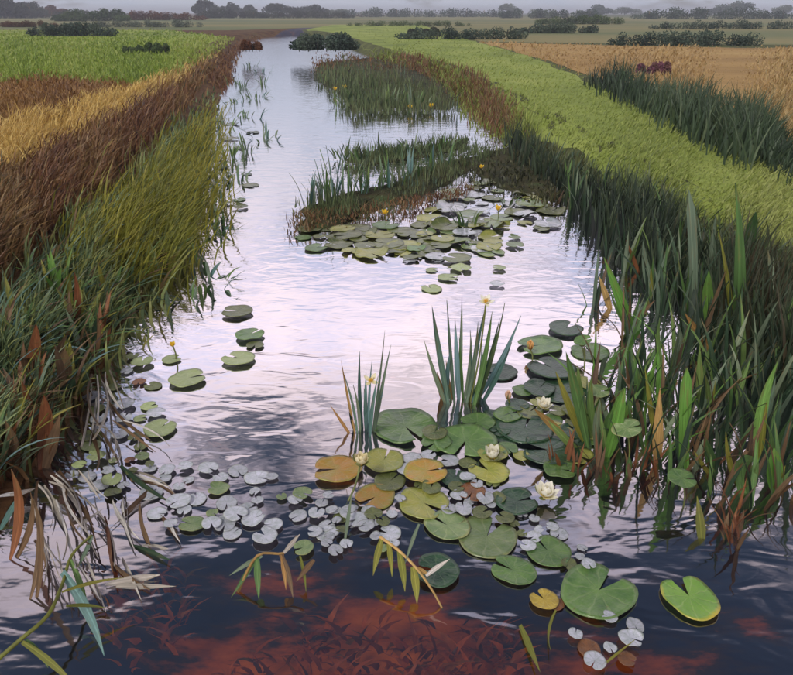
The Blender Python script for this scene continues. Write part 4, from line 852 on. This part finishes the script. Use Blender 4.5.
for (x, y, dx, ln, w_, mt, lab) in [(24, 392, 14, 60, 22, 'rust', 'broad orange-brown dead dock leaf on the bank'), (70, 340, 6, 60, 14, 'rust', 'pointed rusty leaf standing in the dark sedge'), (62, 400, 4, 44, 24, 'brown', 'brown withered leaf low in the sedge'), (92, 370, 6, 50, 8, 'brown', 'thin brown stalk at the water edge of the bank'),
        (40, 470, 6, 66, 26, 'rust', 'large orange dead leaf above the bleached reeds'), (12, 480, -4, 50, 24, 'brown', 'brown dead leaf sagging beside the large orange one'), (68, 330, 2, 50, 9, 'olive', 'upright yellow-green blade above the rusty leaf'), (60, 380, 6, 40, 10, 'olive', 'short olive blade between rusty leaves'),
        (10, 560, 4, 80, 20, 'rust', 'tan leaf sheath standing in dark water by the bank'), (30, 600, 6, 90, 14, 'brown', 'long tan dead leaf dipping into dark water')]:
    B = base_at(x, y); T = aty(x + dx, y - ln, B.y + 0.05); T = T + Vector((0, 0, 0.05)); t = thing('dead_dock', B, lab, 'dead leaf')
    leaf_bt(t, B, T, w_ * .6 * px_size(B), L[mt], 'lance', random.uniform(-.3, .3), var=3); leaf_bt(t, B + Vector((.02, .01, 0)), B + (T - B) * .8 + Vector((random.uniform(-.08, .1), 0, -.02)), w_ * .45 * px_size(B), L['brown'], 'reed', random.uniform(-.5, .5))
for (x, y, c_, lab) in [(22, 345, ['olive', 'mid', 'brown'], 'olive dock plant high on the sedge bank'), (52, 372, ['rust', 'brown', 'olive'], 'browning dock plant beside the pointed rusty leaf'), (86, 335, ['olive', 'olive', 'mid'], 'yellow-green dock plant on the lower bank'), (112, 305, ['dark', 'mid', 'olive'], 'dark dock plant beside the ochre feathery tussock'), (30, 425, ['rust', 'rust', 'brown'], 'rusty dock plant above the large orange leaf'), (72, 398, ['brown', 'olive', 'dark'], 'brown and olive dock plant at the bank foot'), (98, 352, ['mid', 'dark', 'rust'], 'green and rust dock plant by the thin brown stalk'), (8, 462, ['brown', 'rust', 'olive'], 'withered dock plant by the sagging brown leaf'), (60, 300, ['olive', 'bright', 'mid'], 'fresh yellow-green dock plant in blue-green sedge'), (130, 262, ['olive', 'brown', 'olive'], 'olive dock plant under the yellow sedge')]:
    clump('dock_plant', base_at(x, y), lab, 'dock plant', None, 10, (0.24, 0.46), (0.03, 0.06), [L[q] for q in c_], prof='lance', spread=0.06, tilt=(0.0, 0.6), bends=(0, 1, 2))
# bleached dead reeds
def strewn(name, pts, label, mats, cat='dead reeds', z=0.03):
    c = V(pts[0][0], pts[0][1], 0); t = thing(name, c, label, cat)
    for (x0, y0, x1, y1, w_) in pts:
        za, zb = random.uniform(0.0, z), random.uniform(0.01, z * 2)
        B, T = V(x0, y0, za), V(x1, y1, zb); leaf_bt(t, B, T, w_ * .62 * px_size(B), L[random.choice(mats)], random.choice(['reed', 'strap', 'lance']), random.uniform(-.4, .4)); leaf_bt(t, B + Vector((random.uniform(-.06, .06), random.uniform(-.06, .06), 0)), T + Vector((random.uniform(-.08, .08), random.uniform(-.08, .08), 0)), w_ * .4 * px_size(B), L['pale'], 'reed', random.uniform(-.6, .6))
    return t
strewn('bleached_reeds', [(50, 475, 85, 530, 12), (58, 470, 92, 525, 9), (44, 485, 68, 535, 10), (38, 480, 40, 540, 8), (30, 500, 48, 560, 9), (66, 490, 88, 545, 9), (20, 500, 6, 520, 9), (10, 495, 36, 488, 10), (78, 470, 100, 500, 7), (55, 505, 62, 560, 8), (70, 525, 90, 515, 8), (46, 545, 60, 580, 10), (34, 540, 40, 575, 8), (84, 500, 96, 545, 7)], 'heap of bleached grey-white dead reeds at the foot of the bank', [ 'pale', 'pale', 'brown'], z=0.10)
strewn('bleached_reeds', [(92, 375, 98, 425, 9), (100, 380, 92, 440, 8), (88, 395, 84, 440, 10), (108, 400, 150, 440, 6), (112, 420, 155, 452, 6), (80, 420, 96, 470, 9), (100, 430, 118, 462, 7), (105, 372, 122, 410, 6)], 'grey dead reeds drooping into pale water by the drab leaves', ['pale', 'brown', 'brown'], z=0.08)
strewn('dead_reed_litter', [(120, 465, 175, 505, 10), (130, 480, 180, 498, 9), (150, 490, 120, 520, 9), (112, 500, 140, 540, 12), (140, 500, 150, 545, 12), (160, 515, 180, 540, 10), (130, 545, 170, 560, 14), (105, 585, 160, 575, 14), (110, 560, 150, 590, 12), (75, 560, 100, 600, 10)], 'brown dead reed litter floating on the dark water', ['brown', 'pale', 'brown', 'dark'], z=0.01)
strewn('rust_leaf', [(104, 515, 112, 572, 24)], 'large rust-orange dead leaf lying on dark water', ['rust'], 'dead leaf', 0.03)

# snapped stems
def stem(name, label, main, rad, twigs, mat='dead'):
    P = [V(*q) for q in main]; t = thing(name, Vector((P[0].x, P[0].y, 0)), label, 'snapped reed')
    pp = smooth_path(P, 4); tube('stem', pp, [rad * (1 - 0.4 * i / len(pp)) for i in range(len(pp))], L[mat], t).matrix_basis = Matrix.Translation(-t.location)
    for (a, b2, w_, mt) in twigs:
        B, T = V(*a), V(*b2); leaf_bt(t, B, T, w_ * px_size(B), L[mt], 'reed', random.uniform(-.4, .4), var=1)
    return t
stem('snapped_reed', 'snapped pale reed with hanging green leaves over navy water', [(238, 592, 0.0), (257, 556, 0.13), (284, 553, 0.14), (297, 536, 0.2)], 0.006,
     [((262, 556, .13), (229, 576, .06), 5, 'grey'), ((258, 556, .13), (231, 598, 0.0), 5, 'mid'), ((257, 556, .13), (259, 600, 0.0), 7, 'mid'), ((280, 553, .14), (293, 598, 0.0), 8, 'brown'), ((282, 553, .14), (286, 590, .02), 5, 'dead'), ((314, 560, .12), (296, 582, .03), 6, 'brown'), ((300, 556, .12), (306, 592, .0), 4, 'olive'), ((284, 553, .15), (300, 534, .22), 5, 'pale')])
stem('snapped_reed', 'snapped yellow reed with drooping leaves beside dark glossy pad', [(380, 537, 0.16), (398, 550, 0.15), (416, 568, 0.12), (432, 590, 0.06), (443, 610, -0.01)], 0.006,
     [((382, 538, .16), (373, 576, .04), 7, 'olive'), ((388, 541, .16), (392, 577, .03), 6, 'olive'), ((399, 551, .15), (405, 592, .02), 8, 'olive'), ((413, 567, .12), (417, 604, .0), 9, 'olive'), ((419, 524, .25), (405, 564, .13), 4, 'grey'), ((426, 576, .1), (450, 559, .17), 5, 'pale'), ((416, 568, .12), (430, 576, .1), 5, 'dead')])
stem('snapped_reed', 'bent olive reed stem with blue-green leaf in the dark corner', [(-12, 668, 0.04), (20, 640, 0.1), (48, 615, 0.13), (62, 585, 0.14), (72, 555, 0.16), (92, 535, 0.2)], 0.008,
     [((62, 572, .16), (104, 656, 0.0), 14, 'blue'), ((70, 560, .16), (88, 622, .03), 8, 'mid'), ((62, 592, .15), (124, 578, .12), 5, 'olive'), ((66, 606, .13), (106, 608, .08), 5, 'olive'), ((22, 642, .1), (78, 690, .0), 8, 'olive'), ((26, 640, .1), (48, 668, .02), 8, 'mid'), ((92, 536, .2), (76, 570, .1), 5, 'grey')], 'olive')
for (x0, y0, x1, y1, w_, mt, lab) in [(520, 625, 540, 672, 7, 'olive', 'olive floating blade on the rust red shallows'), (556, 610, 551, 650, 4, 'olive', 'thin upright olive blade beside the yellow pad'), (600, 668, 635, 640, 4, 'olive', 'slim olive blade floating below the largest pad'), (345, 540, 352, 492, 4, 'grey', 'grey-green lily stalk rising beside half amber pad'),
        (2, 450, 28, 420, 7, 'blue', 'blue-green blade leaning over the orange dead leaf'), (0, 530, 22, 490, 6, 'blue', 'blue-green blade crossing the bleached reeds')]:
    B, T = V(x0, y0, 0.015), V(x1, y1, 0.03 if y0 > 600 else 0.1); t = thing('stray_blade', B, lab, 'reed blade'); leaf_bt(t, B, T, w_ * px_size(B), L[mt], 'reed', 0.1)

# ------------------------------------------------------------------ trees, hedges and bushes
def foliage_mat(name, cols): return leaf_mat(name, cols, rough=0.7, transl=0.15, src='attr', streak=0.2, scale=2.0, spec=0.15)
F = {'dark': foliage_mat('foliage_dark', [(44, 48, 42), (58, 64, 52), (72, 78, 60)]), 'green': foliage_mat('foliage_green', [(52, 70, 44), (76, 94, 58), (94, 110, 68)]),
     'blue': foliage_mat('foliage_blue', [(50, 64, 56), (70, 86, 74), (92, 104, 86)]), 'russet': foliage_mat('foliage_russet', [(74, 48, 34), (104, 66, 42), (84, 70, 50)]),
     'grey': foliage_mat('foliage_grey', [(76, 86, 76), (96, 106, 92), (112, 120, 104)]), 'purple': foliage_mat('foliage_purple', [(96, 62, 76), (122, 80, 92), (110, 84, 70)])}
def leafy(name, blobs, n, size, mat, parent):
    """leaf faces through overlapping clumps; blobs = (centre, radii)"""
    vs = []; rn = []; wts = np.array([b_[1][0] * b_[1][2] for b_ in blobs]); wts = wts / wts.sum()
    idx = rng.choice(len(blobs), n, p=wts)
    d = rng.normal(size=(n, 3)); d /= np.linalg.norm(d, axis=1)[:, None]; d *= (rng.random(n) ** 0.45)[:, None]
    C = np.array([b_[0] for b_ in blobs])[idx] + d * np.array([b_[1] for b_ in blobs])[idx]
    C[:, 2] = np.maximum(C[:, 2], 0.05)
    a = rng.normal(size=(n, 3)); a /= np.linalg.norm(a, axis=1)[:, None]; b_ = np.cross(a, rng.normal(size=(n, 3))); b_ /= np.linalg.norm(b_, axis=1)[:, None]
    s = rng.uniform(0.5, 1.2, n)[:, None] * size
    q = np.stack([C - a * s, C + b_ * s * .6, C + a * s, C - b_ * s * .6], 1).reshape(-1, 3)
    me = new_mesh(name, q, [(4 * i, 4 * i + 1, 4 * i + 2, 4 * i + 3) for i in range(n)], False)
    at_ = me.attributes.new('rnd', 'FLOAT', 'POINT'); br = rng.random(len(blobs))[idx]
    at_.data.foreach_set('value', np.repeat(np.clip(br * .7 + rng.random(n) * .3, 0, 1), 4).astype(np.float32))
    return obj(name, me, mat, parent)
def tree(x, top, hw, Y, mat, label, name='tree', cat='tree', group=None, n=3200, trunk=True, base_z=LAND - 0.02):
    c = aty(x, 10, Y); T = aty(x, top, Y); H = T.z - base_z; rx = hw * depth_of(Vector((c.x, Y, base_z))) / FPX
    t = thing(name, Vector((c.x, Y, base_z)), label, cat, group); blobs = []
    k = 9 if trunk else 8
    for i in range(k):
        u = random.uniform(-0.75, 0.75); zc_ = random.uniform(0.3, 0.8) if trunk else random.uniform(0.2, 0.7)
        r = random.uniform(0.28, 0.5)
        env = 1 - 0.55 * abs(u) ** 1.5
        blobs.append(((u * rx, random.uniform(-.6, .6) * rx, zc_ * H * env), (r * rx * 1.1, r * rx, min(0.3, 1 - zc_) * H * env)))
    sz = max(0.04, min(0.07 * H, 0.5)); leafy('crown' if trunk else 'foliage', blobs, n, sz, mat, t)
    rad = H * 0.03
    tube('trunk' if trunk else 'stems', smooth_path([Vector((0, 0, -0.1)), Vector((0.03 * H, 0, H * .35)), Vector((-0.02 * H, 0.02 * H, H * .75))], 4), [rad * (1 - 0.07 * i) for i in range(9)], L['bark'], t)
    if trunk:
        for i in range(4):
            a = i * 1.6; tube('limb', [Vector((0.02 * H, 0, H * (.3 + .08 * i))), Vector((math.cos(a) * rx * .6, math.sin(a) * rx * .6, H * (.55 + .06 * i)))], [rad * .5, rad * .2], L['bark'], t)
    return t
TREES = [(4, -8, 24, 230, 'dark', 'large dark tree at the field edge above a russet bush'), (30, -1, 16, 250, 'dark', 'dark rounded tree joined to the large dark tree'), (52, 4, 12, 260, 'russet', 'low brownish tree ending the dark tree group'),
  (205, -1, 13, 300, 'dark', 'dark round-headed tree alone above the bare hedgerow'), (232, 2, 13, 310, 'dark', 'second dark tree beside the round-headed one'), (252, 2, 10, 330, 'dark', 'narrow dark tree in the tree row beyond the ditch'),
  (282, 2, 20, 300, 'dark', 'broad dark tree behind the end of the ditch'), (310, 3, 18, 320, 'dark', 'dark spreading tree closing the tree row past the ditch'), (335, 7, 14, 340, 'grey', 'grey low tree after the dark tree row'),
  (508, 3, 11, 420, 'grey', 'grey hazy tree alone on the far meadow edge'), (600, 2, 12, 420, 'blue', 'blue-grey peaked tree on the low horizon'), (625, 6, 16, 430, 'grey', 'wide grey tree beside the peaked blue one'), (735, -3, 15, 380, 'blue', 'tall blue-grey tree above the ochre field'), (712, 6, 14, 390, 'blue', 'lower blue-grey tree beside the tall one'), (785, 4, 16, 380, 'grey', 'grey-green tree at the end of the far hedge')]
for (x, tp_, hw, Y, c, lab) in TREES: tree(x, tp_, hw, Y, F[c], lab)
def hedge(x0, x1, top, basey, mat, label, n=6000, name='hedge', wob=0.4):
    Bc = at((x0 + x1) / 2, basey, LAND); Y = Bc[1]; a, b2 = aty(x0, basey, Y), aty(x1, basey, Y); T = aty((x0 + x1) / 2, top, Y); H = T.z - LAND
    t = thing(name, Vector((Bc[0], Y, LAND - 0.02)), label, 'hedge' if name == 'hedge' else 'bush'); wd = b2.x - a.x; blobs = []; k = max(6, int(wd / (H * 0.7)))
    k = min(k, 60)
    for i in range(k):
        u = -0.5 + (i + 0.5) / k; hh = H * random.uniform(1 - wob, 1.0) * (1 - 0.5 * abs(u * 2) ** 6)
        blobs.append(((u * wd + random.gauss(0, .4) * wd / k, random.uniform(-.5, .5) * H, hh * .42), (wd / k * random.uniform(.6, 1.3), H * .5, hh * .56)))
    leafy('foliage', blobs, n, max(0.03, H * 0.075), mat, t)
    for i in range(min(k, 8)):
        u = (-0.5 + (i + .5) / min(k, 8)) * wd * .9; tube('stem', [Vector((u, 0, -.05)), Vector((u + .05 * H, 0, H * .6))], [H * .03, H * .015], L['bark'], t, 5)
    return t
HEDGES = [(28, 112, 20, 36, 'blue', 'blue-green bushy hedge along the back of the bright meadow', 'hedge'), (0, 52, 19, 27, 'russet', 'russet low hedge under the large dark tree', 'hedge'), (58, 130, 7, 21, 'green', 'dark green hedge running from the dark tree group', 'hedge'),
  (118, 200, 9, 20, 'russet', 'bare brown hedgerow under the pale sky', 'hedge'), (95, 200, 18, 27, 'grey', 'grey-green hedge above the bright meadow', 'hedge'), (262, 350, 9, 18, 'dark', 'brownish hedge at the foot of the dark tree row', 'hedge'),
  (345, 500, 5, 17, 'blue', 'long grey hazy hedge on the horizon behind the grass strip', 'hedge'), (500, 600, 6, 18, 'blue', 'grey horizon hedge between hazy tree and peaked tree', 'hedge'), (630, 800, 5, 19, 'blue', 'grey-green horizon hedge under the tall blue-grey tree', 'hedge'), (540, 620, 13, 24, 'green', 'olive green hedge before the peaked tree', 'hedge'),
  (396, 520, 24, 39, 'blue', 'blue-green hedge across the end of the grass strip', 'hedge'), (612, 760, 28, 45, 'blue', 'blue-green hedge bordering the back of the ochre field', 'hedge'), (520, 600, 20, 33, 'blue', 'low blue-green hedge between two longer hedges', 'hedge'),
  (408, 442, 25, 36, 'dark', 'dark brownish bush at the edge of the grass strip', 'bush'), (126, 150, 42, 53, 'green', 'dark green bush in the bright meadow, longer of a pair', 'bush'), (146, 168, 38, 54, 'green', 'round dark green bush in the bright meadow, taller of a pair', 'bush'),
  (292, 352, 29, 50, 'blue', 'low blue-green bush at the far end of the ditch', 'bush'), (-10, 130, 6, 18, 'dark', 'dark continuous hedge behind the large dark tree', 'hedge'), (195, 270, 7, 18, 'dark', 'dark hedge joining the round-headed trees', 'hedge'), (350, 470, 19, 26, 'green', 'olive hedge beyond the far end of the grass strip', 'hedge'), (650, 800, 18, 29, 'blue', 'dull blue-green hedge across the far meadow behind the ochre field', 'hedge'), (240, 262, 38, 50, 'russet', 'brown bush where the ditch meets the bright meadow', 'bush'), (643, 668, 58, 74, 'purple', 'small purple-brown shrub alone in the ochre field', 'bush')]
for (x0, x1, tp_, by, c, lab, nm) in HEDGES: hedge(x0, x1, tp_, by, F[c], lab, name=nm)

# ------------------------------------------------------------------ haze over the flat land
hm = bpy.data.materials.new('haze_air'); hm.use_nodes = True; t = hm.node_tree; t.nodes.clear()
out = t.nodes.new('ShaderNodeOutputMaterial'); pv = t.nodes.new('ShaderNodeVolumePrincipled'); pv.inputs['Color'].default_value = (0.86, 0.90, 0.97, 1); pv.inputs['Density'].default_value = 0.0011; pv.inputs['Anisotropy'].default_value = 0.2
t.links.new(pv.outputs[0], out.inputs['Volume'])
x0, x1, y0, y1, z0, z1 = -4300, 4300, -30, 4300, -1.6, 14.0
hz = obj('haze', new_mesh('haze', [(x0, y0, z0), (x1, y0, z0), (x1, y1, z0), (x0, y1, z0), (x0, y0, z1), (x1, y0, z1), (x1, y1, z1), (x0, y1, z1)], [(3, 2, 1, 0), (4, 5, 6, 7), (0, 1, 5, 4), (1, 2, 6, 5), (2, 3, 7, 6), (3, 0, 4, 7)], False), hm)
hz['kind'] = 'stuff'; tag(hz, 'thin pale blue haze over the far fields', 'haze')
